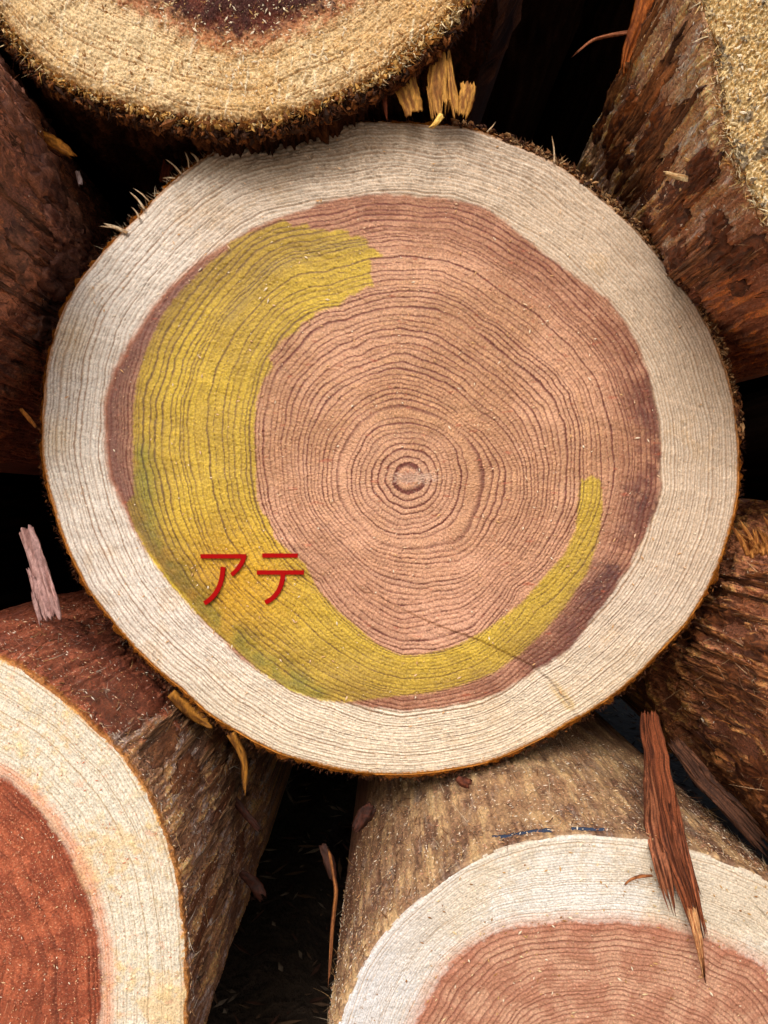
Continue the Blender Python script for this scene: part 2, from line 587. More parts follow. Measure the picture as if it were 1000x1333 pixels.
# ================================================================== THE GROUND
def ground():
    n = 160
    a = np.linspace(-1, 1, n); a = np.sign(a) * np.abs(a) ** 4 * 120
    X, Y = np.meshgrid(a, a)
    near = np.exp(-(X ** 2 + Y ** 2) / 4)
    Z = -.395 + .012 * samp(FM, X * 300 + 9, Y * 300) * near + .5 * samp(FB, X * 2, Y * 2) * (1 - np.exp(-(X ** 2 + Y ** 2) / 900))
    C = mixc(np.broadcast_to(np.array([.24, .18, .13]), X.shape + (3,)), np.array([.36, .29, .21]), sm(-1, 1, samp(FM, X * 200, Y * 200)))
    under = sm(.22, .36, Y)            # shade painted dark under the pile; paler in front to bounce light back
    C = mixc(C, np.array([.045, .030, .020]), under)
    o = mesh_np('ground', np.stack([X, Y, Z], -1).reshape(-1, 3), grid_quads(n, n)[:, ::-1], C.reshape(-1, 3), M_GROUND)
    o['kind'] = 'structure'


ground()

# ================================================================== THE BIG LOG
PITH = (532, 622)
OUT = [(560, 162), (600, 163), (630, 172), (680, 190), (725, 212), (770, 245), (810, 280), (840, 310), (870, 345), (900, 385), (925, 425),
       (945, 475), (958, 530), (964, 590), (961, 650), (949, 700), (925, 765), (900, 805), (860, 850), (820, 890), (780, 920), (740, 943),
       (690, 970), (640, 992), (590, 1003), (530, 1010), (470, 1007), (410, 996), (360, 981), (310, 955), (270, 930), (235, 897), (190, 860),
       (150, 815), (115, 770), (85, 710), (65, 650), (54, 590), (56, 520), (65, 450), (85, 395), (110, 355), (150, 310), (190, 270),
       (235, 225), (280, 195), (340, 178), (400, 168), (450, 160), (510, 158)]
HEART = [(450, 258), (500, 252), (549, 256), (590, 260), (631, 270), (686, 313), (736, 352), (791, 390), (824, 434), (848, 502), (858, 562),
         (860, 602), (856, 658), (832, 710), (808, 754), (768, 810), (740, 846), (696, 874), (648, 902), (600, 916), (540, 925), (490, 922),
         (450, 914), (410, 910), (370, 893), (320, 862), (280, 822), (240, 775), (200, 727), (172, 682), (160, 655), (145, 625), (138, 570),
         (137, 525), (150, 480), (175, 440), (200, 400), (240, 358), (295, 316), (340, 292), (380, 277), (425, 262)]
RA = [(497, 626), (507, 600), (529, 592), (555, 600), (567, 622), (560, 642), (535, 653), (508, 645)]
RB = [(461, 621), (478, 577), (505, 560), (532, 555), (565, 563), (590, 590), (599, 621), (592, 655), (570, 680), (529, 693), (490, 680), (468, 655)]
RD = [(407, 620), (412, 570), (430, 535), (470, 503), (515, 490), (570, 505), (620, 545), (662, 580), (674, 610), (672, 650), (650, 700),
      (600, 740), (540, 750), (485, 735), (450, 700), (415, 660)]
RE = [(337, 630), (335, 530), (350, 470), (390, 424), (420, 405), (445, 402), (500, 385), (570, 387), (625, 420), (680, 460), (735, 515),
      (750, 580), (745, 655), (725, 705), (670, 765), (620, 825), (580, 842), (525, 850), (480, 825), (415, 760), (355, 690)]
YEL = [(370, 286), (378, 291), (382, 296), (391, 293), (401, 290), (404, 300), (418, 298), (430, 302), (440, 298), (453, 300), (456, 309), (466, 306),
       (478, 311), (479, 321), (488, 323), (500, 334), (482, 336), (484, 347), (482, 356), (487, 373), (476, 374), (462, 384), (455, 384), (441, 399), (430, 401),
       (412, 406), (408, 414), (393, 420), (388, 431), (366, 444), (350, 464), (356, 478), (344, 492), (334, 520), (331, 560), (333, 600), (334, 650), (341, 668), (350, 676), (357, 700),
       (375, 716), (398, 735), (412, 765), (440, 795), (470, 820), (490, 838), (520, 852), (545, 853), (575, 847), (600, 838), (640, 815),
       (680, 785), (705, 755), (735, 722), (750, 690), (753, 650), (757, 622), (762, 626), (770, 618), (782, 626), (784, 660), (780, 700),
       (765, 745), (740, 785), (710, 820), (680, 850), (645, 875), (600, 893), (560, 902), (500, 908), (450, 914), (420, 912), (380, 900),
       (340, 875), (300, 840), (262, 805), (225, 765), (195, 725), (176, 690), (165, 655), (175, 645), (174, 600), (173, 540), (178, 500),
       (187, 465), (200, 435), (215, 405), (240, 375), (270, 345), (298, 325), (297, 316), (318, 306), (345, 296)]

big = Log('sawn_log', 'largest log in the middle, its sawn end overlaid with an annotation, a yellow crescent and red caption letters', PITH, D0,
          contour(OUT, PITH, 3), slope=(-.02, -.01), taper=.03)
cO = big.R
cH = contour(HEART, PITH, 4)
cA, cB, cD, cE = [contour(p, PITH, s) for p, s in ((RA, 10), (RB, 8), (RD, 6), (RE, 4))]
cMid = cE * .45 + cO * .55
ridge_step = [(440, 750), (505, 785), (560, 812), (625, 835), (690, 866), (715, 885), (742, 918)]

SAPW = srgb(222, 212, 200); SAPY = srgb(192, 166, 136); SAPL = srgb(150, 114, 86)
HRT = srgb(206, 158, 126); HRT2 = srgb(182, 136, 102); LATE = srgb(108, 58, 48)


def paint_big(px, py, T, S, RR, age, fr, rid, g):
    st_ = np.clip(g.normal(.66, .30, 400), .15, 1.3); st_[:34] = np.clip(st_[:34], .5, 1.3)
    st = st_[rid]
    tint = g.standard_normal(400)[rid]
    line = ring_line(fr, .27)
    n1 = samp(FB, px, py); n2 = samp(FM, px + 99, py); n3 = samp(FS, px, py + 55); n4 = samp(FF, px + 11, py)
    H = at_th(cH, T) + .7 * samp(GS, px, py + 55) + .4 * n4
    rO = at_th(cO, T)
    inheart = 1 - sm(-3, 3, RR - H)
    # sapwood: whiter on the left, straw to the right
    right = sm(230, 780, px + .75 * (560 - py) + 40 * n1)
    sap = mixc(np.broadcast_to(SAPW, px.shape + (3,)), SAPY, right * .8)
    low = sm(780, 960, py)
    sap = mixc(sap, srgb(220, 198, 158), low * .55)
    sap = mixc(sap, srgb(206, 170, 120), sm(1.0, 2.2, n2 + .5 * n1) * .3)
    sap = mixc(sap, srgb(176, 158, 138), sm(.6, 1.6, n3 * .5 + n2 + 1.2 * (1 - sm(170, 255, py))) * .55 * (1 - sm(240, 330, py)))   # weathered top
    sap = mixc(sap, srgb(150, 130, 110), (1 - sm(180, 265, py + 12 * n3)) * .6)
    st = np.where(rid > 44, np.clip(st, .55, 1.2), st)
    sl = line * st
    sap = mixc(sap, srgb(214, 178, 112), np.exp(-(((px - 92) / 26) ** 2 + ((py - 440) / 34) ** 2)) * .5 + np.exp(-(((px - 74) / 20) ** 2 + ((py - 570) / 26) ** 2)) * .45)
    sap = mixc(sap, srgb(240, 234, 220), sm(.05, .3, fr) * (1 - sm(.35, .6, fr)) * .5 * (1 - .3 * right))
    sap = mixc(sap, SAPL, .12 * sm(.3, .9, fr) * st)
    sap = mixc(sap, SAPL, np.clip(sl * (1.05 - .55 * right), 0, 1))
    # heartwood
    hr = mixc(np.broadcast_to(HRT, px.shape + (3,)), HRT2, sm(-1, 1.2, n1 + .4 * tint))
    hr = mixc(hr, srgb(196, 150, 112), sm(.3, 1.5, n3 * .4 + n2 + .4 * tint) * .5)
    hr = mixc(hr, srgb(206, 154, 130), sm(560, 850, py) * .45)
    hr = hr * (1 + .05 * tint[..., None])
    rim = sm(-70, -6, RR - H)
    leftrim = sm(380, 250, px) if False else 1 - sm(230, 330, px)
    hr = mixc(hr, srgb(122, 84, 76), (1 - sm(0, 60, H - RR)) * leftrim * .95)
    up = sm(.2, 1.0, np.sin(T)) * rim
    outer = sm(-95, -10, RR - H) * (1 - leftrim)
    hr = mixc(hr, srgb(158, 108, 82), outer * (.55 + .35 * sm(-1, 1, n2 + .7 * tint)))
    hr = mixc(hr, srgb(134, 86, 66), sm(.9, 1.6, g.standard_normal(400)[rid]) * outer * .45)
    dark = rim * sm(-1.2, -.45, T) * (1 - sm(.3, .8, T)) * sm(-.1, .7, n2 * .45 + n3 * .35 + .35)
    dark2 = (1 - sm(0, 52, H - RR)) * (sm(-1.15, -.8, T) * (1 - sm(-.62, -.3, T)) + .8 * sm(-.35, -.1, T) * (1 - sm(.25, .6, T)) * sm(-.4, .6, samp(GS, px, py + 155) + .6 * n2))
    hr = mixc(hr, srgb(112, 70, 56), np.clip(.5 * dark + .95 * dark2, 0, .92))
    for bx, by, br, ba in ((838, 652, 20, .8), (812, 690, 12, .6), (842, 540, 12, .4), (792, 752, 24, .95), (772, 778, 20, .8), (742, 822, 20, .5),
                           (700, 858, 18, .5), (640, 890, 18, .3), (816, 640, 14, .4)):
        w_ = np.exp(-(((px - bx) / br) ** 2 + ((py - by) / br) ** 2)) * ba * (.8 + .35 * n3)
        hr = mixc(hr, srgb(84, 54, 52), np.clip(w_, 0, .85))
    bands = sm(.8, 1.5, g.standard_normal(400)[rid]) * .35 * sm(100, 200, RR)
    hr = mixc(hr, srgb(146, 92, 70), bands * (.6 + .4 * n2.clip(-1, 1)))
    hl = line * st * (1.0 - .35 * sm(0, -1.2, 0 * T - T) * 0)
    hl = hl * (.95 + .16 * samp(GM, px + 700, py)).clip(.5, 1.25)
    hl = hl * (1 - .5 * sm(640, 760, py) * (1 - sm(470, 600, px) * 0) * sm(0, 1, n3 + 1))
    hr = mixc(hr, LATE, np.clip(hl * 1.35 + .16 * sm(.15, .9, fr) * st, 0, 1))
    # pith
    pz = 1 - sm(6, 12, RR)
    hr = mixc(hr, srgb(150, 84, 60), pz * .8)
    pr = np.hypot((px - 540) / 34, (py - 622) / 9)
    hr = mixc(hr, srgb(200, 168, 148), (1 - sm(.5, 1.1, pr + .25 * n4)) * .7)
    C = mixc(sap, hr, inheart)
    # orange bleed at the heartwood's left limit
    C = mixc(C, srgb(176, 108, 72), np.exp(-((RR - H) / 4) ** 2) * .55 * leftrim)
    # knots of colour: small resin streaks
    C = mixc(C, srgb(168, 88, 62), sm(2.0, 2.7, samp(FS, px * .45, py * 1.5 + 40)) * .55 * inheart)
    # cambium
    rimc = sm(-5.5, -2.0, RR - rO + 1.0 * n4)
    C = mixc(C, srgb(176, 112, 34), rimc * (.35 + .65 * (1 - sm(-.2, .9, np.sin(T)))))
    dk, _, ak = poly_dist(px, py, ridge_step)
    C = mixc(C, srgb(92, 62, 44), np.exp(-(dk / 1.3) ** 2) * sm(.2, .7, ak) * .5)
    C = mixc(C, srgb(206, 170, 90), np.exp(-(((dk - 4) / 3) ** 2)) * sm(.85, .95, ak) * .5)
    # yellow annotation crescent, overlaid on the wood's own colour
    jx = px + .6 * n4; jy = py + .6 * samp(FF, px, py + 400)
    yel = in_poly(jx, jy, YEL).astype(float)
    ya = .25 * (yel + in_poly(jx + 1.6, jy, YEL) + in_poly(jx, jy + 1.6, YEL) + in_poly(jx - 1.4, jy - 1.4, YEL))
    lum = C @ np.array([.3, .55, .15])
    ycol = .95 * np.stack([.585 * (lum / .36) ** .7, .40 * (lum / .36) ** .8, .034 + .014 * (lum / .36)], -1)
    ycol = mixc(ycol, ycol * np.array([1.05, .84, .35]), np.exp(-(((px - 300) / 90) ** 2 + ((py - 760) / 80) ** 2)) * .9)
    gd, _, gal = poly_dist(px, py, [(183, 590), (193, 680), (228, 745), (300, 825), (360, 873), (410, 900)])
    green = np.exp(-(gd / (15 + 1.5 * n2)) ** 2) * .8 * sm(-2.2, .6, n2)
    ycol = mixc(ycol, ycol * np.array([.58, .80, .9]), np.clip(green, 0, 1))
    gd2, _, _ = poly_dist(px, py, [(300, 412), (322, 380), (350, 350), (420, 322), (480, 318)])
    ycol = mixc(ycol, ycol * np.array([.78, .80, 1.5]), np.exp(-(gd2 / 9) ** 2) * .6)
    C = mixc(C, ycol, ya)
    # fine tone, drying rays and saw scoring across the rings
    ca, sa = math.cos(.28), math.sin(.28)
    saw = samp(FS, (py * ca - px * sa) * 1.7, (px * ca + py * sa) * .035 + 3)
    ray = samp(FF, T * 260, RR * .05 + 11) * sm(20, 90, RR)
    C = C * (1 + .03 * saw[..., None] + .02 * ray[..., None])
    C = C * (1 + .06 * n4[..., None] + .035 * n3[..., None] + .11 * samp(FF, px * 1.45, py * 1.45 + 70)[..., None])
    C = mixc(C, srgb(226, 186, 150), sm(1.5, 2.4, samp(FF, px * 1.4 + 9, py * 1.4 + 170)) * .45 * inheart * (1 - yel))
    C = mixc(C, srgb(120, 70, 50), sm(1.7, 2.6, samp(FF, px * 1.4 + 90, py * 1.4 + 370)) * .5 * inheart)
    # chainsaw scoring: faint near-straight arcs crossing the rings
    q = np.abs(samp(FS, (px * .06 + py * .05), (py * 1.0 - px * .12) * .9 + 300))
    # ---- relief
    amp = 1.25 + 1.0 * (1 - inheart)
    h = -amp * sl * (1 - .3 * inheart) + .25 * sm(.0, .5, fr) * st
    h += .22 * n4 + .14 * n3 + .34 * samp(FF, px * 1.4 + 30, py * 1.4) * (.5 + inheart * .5) + .8 * samp(GM, px, py * 1.4) + .06 * q + .12 * saw + .04 * ray
    d, s_, al = poly_dist(px, py, ridge_step)
    endf = sm(0, .12, al) * (1 - .3 * sm(.85, 1, al))
    h -= 1.6 * np.exp(-(d / 1.6) ** 2) * sm(.05, .4, al)
    h += np.where(s_ > 0, 1, -1) * 1.3 * np.exp(-d / 28) * endf * sm(0, 4.0, d)
    d2, s2, a2 = poly_dist(px, py, [(335, 566), (390, 572), (450, 590), (500, 600)])
    h += np.where(s2 > 0, 1, -1) * .22 * np.exp(-d2 / 14) * sm(0, 3, d2)
    d3, s3, a3 = poly_dist(px, py, [(640, 640), (700, 672), (760, 680)])
    h += np.where(s3 > 0, 1, -1) * .22 * np.exp(-d3 / 14) * sm(0, 3, d3)
    # sapwood torn rougher at the top
    torn = (1 - sm(195, 262, py + 10 * n3))
    h += torn * (.8 * samp(FS, px * 1.3, py * 1.3) + .7 * n4) * sm(250, 320, px + 60) * (1 - .6 * sm(430, 560, px))
    edge = sm(-9, 0, RR - rO)
    h -= 2.5 * edge ** 2
    part = np.where(yel > .5, 2, np.where(inheart > .5, 1, 0))
    return C, h, part


co, q, c, pq = build_face(big, [(2.3, cA), (6.4, cB), (14.5, cD), (29.0, cE), (51, cMid), (75, cO)], paint_big,
                          (-math.pi, math.pi), 1500, 0, 400, M_FACE, seed=3)
split_parts(big, co, q[:, ::-1] if False else q, c, pq, ['sapwood', 'heartwood', 'yellow_overlay'], M_FACE)

BARK_SHADE = (srgb(34, 23, 18), srgb(44, 29, 22), srgb(54, 38, 28), srgb(24, 18, 15))  # near-black bark colours that paint shade onto the filler logs
BARK_DARK = (srgb(58, 30, 18), srgb(84, 44, 24), srgb(120, 70, 34), srgb(36, 20, 14))
build_side(big, (-math.pi, math.pi), 700, 0, BARK_DARK, bt=7, v0=5, vmax=500, nv=60, disp=2.5, seed=2, rim=srgb(150, 88, 28), mat=M_DARK)


# red caption letters of the annotation, added as raised strokes
def stroke(pts, w):
    """quads of a stroke polygon with mitred joints -> outline ring"""
    p = np.array(pts, float)
    tg = np.gradient(p, axis=0); tg /= np.linalg.norm(tg, axis=1, keepdims=True)
    nrm = np.stack([-tg[:, 1], tg[:, 0]], 1) * w / 2
    return p + nrm, p - nrm


def bez(a, b, c_, n=9):
    t = np.linspace(0, 1, n)[:, None]
    return (1 - t) ** 2 * np.array(a) + 2 * t * (1 - t) * np.array(b) + t * t * np.array(c_)


def letter(strokes):
    V = []; Q = []
    for k, (pts, w) in enumerate(strokes):
        a, b = stroke(pts, w)
        n = len(a); base = len(V)
        y0 = 3.9 + .1 * k
        for (pp, y) in ((a, -y0), (b, -y0), (a, 1.0), (b, 1.0)):
            for x_, z_ in pp:
                V.append([(x_ - PITH[0]) * big.s, y * big.s, -(z_ - PITH[1]) * big.s])
        A, B, A2, B2 = base, base + n, base + 2 * n, base + 3 * n
        for i in range(n - 1):
            Q.append([A + i, A + i + 1, B + i + 1, B + i])
            Q.append([A2 + i, A2 + i + 1, A + i + 1, A + i])
            Q.append([B + i, B + i + 1, B2 + i + 1, B2 + i])
        Q.append([A, B, B2, A2]); Q.append([A + n - 1, A2 + n - 1, B2 + n - 1, B + n - 1])
    return mesh_np('caption_letter', np.array(V), np.array(Q), None, M_RED, big.root, smooth=False)


letter([([(262, 724), (300, 724), (321, 724)], 5.5), (bez((319, 723), (315, 738), (302, 748)), 5.5), (bez((291, 738), (290, 772), (267, 785)), 6.0)])
letter([([(342, 723), (388, 723)], 5.5), ([(335, 745), (396, 745)], 5.5), (bez((369, 745), (368, 774), (346, 784)), 6.0)])


def rim_fibres(lg, name, n, tr, lr, wr, cols, r0=2, r1=9, v0=2, v1=14, out=1.0, fwd=.3, tan=.5, droop=.2, seed=0, curl=.4, cond=None):
    g = np.random.default_rng(seed)
    t = g.uniform(tr[0], tr[1], n)
    # clumps
    dens = samp(FS, t * lg.R.mean() * .6 + seed * 40, t * 0 + seed * 7)
    keep = dens > g.normal(0, 1.0, n) - .4
    t = t[keep]; n = len(t)
    R = at_th(lg.R, wrap(t))
    P = lg.loc(t, R + g.uniform(r0, r1, n), g.uniform(v0, v1, n))
    rad = np.stack([np.cos(t), np.zeros(n), np.sin(t)], 1)
    tn = np.stack([-np.sin(t), np.zeros(n), np.cos(t)], 1)
    Dv = rad * (out * g.uniform(.3, 1.2, n))[:, None] + tn * (g.normal(0, tan, n))[:, None] + np.array([0, -1, 0]) * (g.normal(fwd, .3, n))[:, None] + np.array([0, 0, -droop])
    L = g.uniform(lr[0], lr[1], n) * g.uniform(.4, 1, n) * lg.s
    w = g.uniform(wr[0], wr[1], n) * lg.s
    cols = np.array(cols)
    C = cols[g.integers(0, len(cols), n)] * g.uniform(.6, 1.2, n)[:, None]
    o = fibres(name, P, Dv, L, w, C, lg.root, curl=curl, seed=seed)
    o['kind'] = 'stuff'
    return o


rim_fibres(big, 'bark_fibre', 4200, (-math.pi, math.pi), (3, 8), (.8, 1.6), [srgb(70, 38, 20), srgb(46, 26, 18), srgb(96, 54, 26), srgb(110, 70, 50)],
           r0=2, r1=9, v0=4, v1=16, fwd=.1, seed=5)
rim_fibres(big, 'torn_fibre', 1600, (.25, 1.3), (4, 13), (1.0, 2.6), [srgb(160, 120, 80), srgb(110, 70, 40), srgb(190, 160, 120), srgb(80, 48, 30)],
           r0=-2, r1=5, v0=0, v1=8, fwd=.2, seed=6)
rim_fibres(big, 'torn_fibre', 130, (2.1, 2.5), (6, 20), (.8, 2.0), [srgb(200, 180, 150), srgb(150, 120, 90)], r0=-2, r1=4, v0=0, v1=8, out=1.4,
           tan=.5, fwd=.1, droop=-.1, seed=8, curl=.15)


# a few long pale slivers standing off the upper left rim
def sliver(name, a, b, w, c1, c2, D=None, parent=None, seed=0, th=.0006, teeth=(.0, .2), mid=None, Db=None, label=None, cat=None, group=None, twist=.3):
    D = D or D0
    Db = Db or D
    p0 = W(a[0], a[1], D); p1 = W(b[0], b[1], Db)
    pts = [p0]
    if mid is not None:
        pts.append(W(mid[0], mid[1], (D + Db) / 2))
    else:
        pts.append((p0 + p1) / 2 + np.array([.0006, 0, .0004]))
    pts.append(p1)
    s = D / F
    o = splinter(name, pts, [x * s for x in w], th, c1, c2, parent=parent, seed=seed, teeth=teeth, twist=twist, nl=16, nc=6)
    if label: tag(o, label, cat or 'splinter', group)
    return o


PALE = srgb(206, 186, 156); TAN = srgb(160, 120, 80)
for i, (a, b, w) in enumerate([((166, 303), (134, 291), (5, 5, 2)), ((163, 300), (126, 294), (3, 2, 1)), ((188, 272), (168, 249), (3, 3, 1)),
                               ((194, 262), (172, 244), (2, 2, .6)), ((182, 285), (170, 268), (3, 2, 1)), ((236, 226), (214, 206), (3, 2, 1)),
                               ((228, 232), (210, 232), (2, 2, .6)), ((246, 218), (240, 196), (2, 2, 1)), ((258, 210), (247, 198), (4, 3, 1)),
                               ((722, 212), (718, 176), (2.5, 2, 1)), ((634, 172), (646, 158), (2, 2, .6))]):
    sliver('splinter', a, b, w, PALE, TAN, D=D0 - .0015, parent=big.root, seed=40 + i)


def crumbs(lg, n, tr, size, cols, r0, r1, v0, v1, seed):
    g = np.random.default_rng(seed)
    t = g.uniform(*tr, n)
    keep = samp(FS, t * lg.R.mean() * .8 + seed * 10, t * 0 + seed) > g.normal(0, .9, n) - .3
    t = t[keep]; n = len(t)
    P = lg.loc(t, at_th(lg.R, wrap(t)) + g.uniform(r0, r1, n), g.uniform(v0, v1, n))
    Nn = np.stack([np.cos(t), np.full(n, -.6), np.sin(t)], 1) + g.normal(0, .5, (n, 3))
    sz = size[0] + (size[1] - size[0]) * g.uniform(0, 1, n) ** 2
    o = chips('bark_crumb', P, Nn, sz * lg.s, np.array(cols)[g.integers(0, len(cols), n)] * g.uniform(.5, 1.2, n)[:, None], lg.root, seed=seed, mat=M_FIB, asp=(.8, 2.6))
    o['kind'] = 'stuff'


crumbs(big, 2600, (.12, 1.45), (2, 7), [srgb(150, 104, 64), srgb(110, 68, 40), srgb(190, 150, 104), srgb(70, 42, 28)], -1, 8, 0, 10, 91)
crumbs(big, 1500, (1.45, 6.4), (1.5, 4), [srgb(90, 54, 30), srgb(60, 36, 24), srgb(120, 74, 34)], 2, 8, 4, 14, 92)
# torn orange bark under its lower left edge
for i, (a, m, b, w) in enumerate([((222, 903), (245, 925), (281, 950), (14, 20, 15, 6)), ((300, 955), (318, 985), (319, 1040), (14, 11, 8, 4)),
                                  ((918, 402), (930, 412), (941, 421), (14, 20, 16, 8))]):
    s = sliver('bark_flap', a, b, w, srgb(166, 112, 42), srgb(92, 56, 24), D=D0 + .004, Db=D0 + .007, parent=big.root, seed=60 + i, th=.0012, mid=m)

# ================================================================== TOP LOG
TC = (318, -230)
t_out = contour([(-260, -50), (-130, -20), (-20, 0), (0, 22), (30, 60), (60, 92), (120, 122), (180, 140), (240, 152), (300, 160), (345, 158), (400, 140), (450, 118),
                 (500, 96), (540, 62), (570, 40), (598, 8), (660, -90), (740, -230), (760, -420), (640, -620), (420, -740), (180, -740), (-60, -640),
                 (-220, -480), (-300, -300), (-310, -140)], TC, 3)
top = Log('rough_cut_log', 'log at the top edge with rough golden end, dark brown core and torn fibres below', TC, .375,
          t_out, slope=(-.02, .02), taper=.03)
t_heart = contour([(60, -60), (150, -20), (215, 8), (260, 36), (300, 46), (345, 44), (390, 22), (430, 4), (480, -30), (540, -120), (560, -240),
                   (500, -400), (320, -480), (120, -400), (40, -240)], TC, 5)


def paint_top(px, py, T, S, RR, age, fr, rid, g):
    n1 = samp(FB, px, py + 300); n2 = samp(FM, px + 199, py); n3 = samp(FS, px, py + 155); n4 = samp(FF, px + 111, py)
    n5 = samp(FF, px * 1.5 + 7, py * 1.5)
    H = at_th(t_heart, T) + 5 * n3 + 3 * n4
    rO = at_th(top.R, T)
    st = np.clip(g.normal(.6, .3, 400), .1, 1.2)[rid]
    line = ring_line(fr, .35) * st
    C = mixc(np.broadcast_to(srgb(232, 206, 160), px.shape + (3,)), srgb(212, 174, 116), sm(-1, 1.2, n1 * .6 + n3 * .5))
    C = mixc(C, srgb(200, 146, 70), sm(380, 560, px) * .55)
    C = mixc(C, srgb(232, 210, 170), sm(.7, 2.0, n5 + .5 * n3) * .6)
    C = mixc(C, srgb(150, 104, 52), sm(.9, 2.2, -n5 * .8 + n4 * .6) * .5)
    C = mixc(C, srgb(150, 100, 50), np.clip(line * .8, 0, 1))
    # torn pale streaks pulled along the saw's travel
    stk = samp(FS, (px + .15 * py) * 1.2, py * .22 + 60)
    C = mixc(C, srgb(240, 222, 186), sm(1.1, 2.2, stk + .25 * n4) * .85)
    C = mixc(C, srgb(168, 96, 60), np.exp(-((RR - H - 6) / 14) ** 2) * .8)
    hr = mixc(np.broadcast_to(srgb(96, 46, 32), px.shape + (3,)), srgb(64, 30, 24), sm(-1, 1, n2))
    hr = mixc(hr, srgb(190, 140, 110), sm(1.4, 2.2, n5) * .6)
    C = mixc(C, hr, 1 - sm(-10, 8, RR - H))
    C = mixc(C, srgb(140, 92, 40), sm(-14, -1, RR - rO + 4 * n4) * .8)
    C = C * (1 + .12 * n4[..., None])
    h = .45 * n5 + .45 * n4 + .5 * n3 + 1.5 * n2 + 1.5 * sm(1.4, 2.4, stk) - 1.0 * line
    e = sm(-26, 0, RR - rO)
    h = h * (1 + 1.2 * e) - 4 * e
    part = (RR < H).astype(int)
    return C, h, part


co, q, c, pq = build_face(top, [(18, t_heart), (44, top.R)], paint_top, (-2.9, -.45), 800, 40, 330, M_ROUGH, r_in=.05, seed=11)
split_parts(top, co, q, c, pq, ['sapwood', 'heartwood'], M_ROUGH)
build_side(top, (-2.9, -.45), 420, 60, (srgb(46, 28, 18), srgb(60, 36, 24), srgb(84, 52, 32), srgb(30, 20, 16)), bt=13, v0=3, vmax=400, nv=90, disp=4, seed=5, mat=M_DARK)  # bark colours darkened to paint in the shade of the underside
GOLD = [srgb(206, 160, 84), srgb(170, 116, 50), srgb(226, 200, 150), srgb(120, 76, 34)]
DKB = [srgb(84, 46, 24), srgb(60, 34, 22), srgb(120, 72, 36), srgb(44, 28, 20)]
rim_fibres(top, 'torn_fibre', 3000, (-2.9, -.5), (3, 11), (1.6, 4.2), GOLD, r0=-3, r1=5, v0=-1, v1=8, fwd=.5, seed=12)
rim_fibres(top, 'bark_fibre', 4200, (-2.9, -.5), (4, 15), (1.6, 4.4), DKB, r0=2, r1=14, v0=4, v1=26, fwd=.3, seed=13)
rim_fibres(top, 'torn_fibre', 500, (-2.95, -2.25), (12, 36), (1.6, 3.6), GOLD, r0=-6, r1=6, v0=0, v1=12, fwd=.3, out=.5, tan=1.2, seed=14)
rim_fibres(top, 'torn_fibre', 700, (-1.15, -.72), (7, 20), (1.8, 4.8), [srgb(222, 190, 130), srgb(240, 220, 180), srgb(180, 126, 60)], r0=-14, r1=6, v0=-3,
           v1=10, fwd=.7, out=.9, tan=.8, seed=15)
crumbs(top, 5200, (-2.9, -.5), (2.5, 9), [srgb(206, 160, 88), srgb(160, 108, 50), srgb(120, 74, 36), srgb(226, 196, 140)], -4, 7, -1, 10, 93)
crumbs(top, 5200, (-2.9, -.5), (3, 10), [srgb(90, 52, 28), srgb(60, 36, 22), srgb(130, 80, 40)], 3, 17, 3, 26, 94)
# splinters hanging from its lower right edge, above the big log
OR1, OR2 = srgb(196, 144, 68), srgb(122, 76, 34)
for i, (a, m, b, w, tt) in enumerate([((524, 82), (530, 115), (542, 150), (26, 30, 24), (.25, .12)),
                                      ((578, 40), (572, 100), (574, 165), (10, 24, 32, 26, 8), (.4, .35)),
                                      ((610, 104), (608, 128), (602, 155), (20, 20, 12), (.15, .2)),
                                      ((584, 70), (588, 110), (596, 158), (5, 9, 14, 8), (.2, .2)),
                                      ((556, 110), (560, 130), (564, 160), (3, 5, 3), (.2, .3)),
                                      ((500, 122), (502, 140), (504, 158), (6, 5, 2), (.2, .4)),
                                      ((407, 142), (409, 156), (408, 170), (3, 5, 6), (.1, .4)),
                                      ((212, 240), (220, 205), (226, 176), (12, 16, 12), (.1, .2))]):
    c1, c2 = (OR1, OR2) if i < 5 else (srgb(120, 56, 28), srgb(80, 36, 20))
    if i == 6: c1, c2 = srgb(220, 160, 130), srgb(180, 110, 80)
    s = D0 / F
    dd = .385 if i != 7 else .43
    o = splinter('splinter', [W(a[0], a[1], dd), W(m[0], m[1], dd), W(b[0], b[1], dd + .002)], [x * s for x in w], .0008, c1, c2, parent=top.root,
                 seed=80 + i, teeth=tt, twist=.3, nl=30, nc=12)
fl = (240, 214, 150)
s = D0 / F
splinter('splinter', [W(576, 148, .379), W(566, 162, .378), W(556, 169, .3785)], [9 * s, 7 * s, 3 * s], .0008, srgb(236, 200, 110), srgb(190, 140, 60),
         parent=top.root, seed=95, teeth=(.1, .4), nl=14, nc=6)

# ================================================================== LOWER LEFT LOG
LC = (-130, 1255)
l_out = contour([(-10, 852), (0, 857), (40, 880), (85, 915), (122, 948), (160, 985), (188, 1028), (212, 1080), (228, 1130), (236, 1190), (240, 1250), (241, 1320),
                 (236, 1400), (200, 1500), (130, 1580), (0, 1640), (-160, 1655), (-320, 1600), (-440, 1500), (-510, 1340), (-500, 1150), (-420, 980),
                 (-300, 880), (-160, 842), (-60, 838)], LC, 3)
ll = Log('stacked_log', 'lower left log with cream sawn end around a rust red core and brown side', LC, .33, l_out,
         slope=(0, 0), taper=.02)
l_heart = contour([(-10, 1003), (0, 1008), (30, 1030), (60, 1063), (85, 1100), (105, 1140), (122, 1190), (132, 1240), (134, 1290), (130, 1340), (110, 1420),
                   (0, 1530), (-150, 1550), (-320, 1470), (-400, 1300), (-370, 1120), (-260, 1010), (-120, 980)], LC, 3)


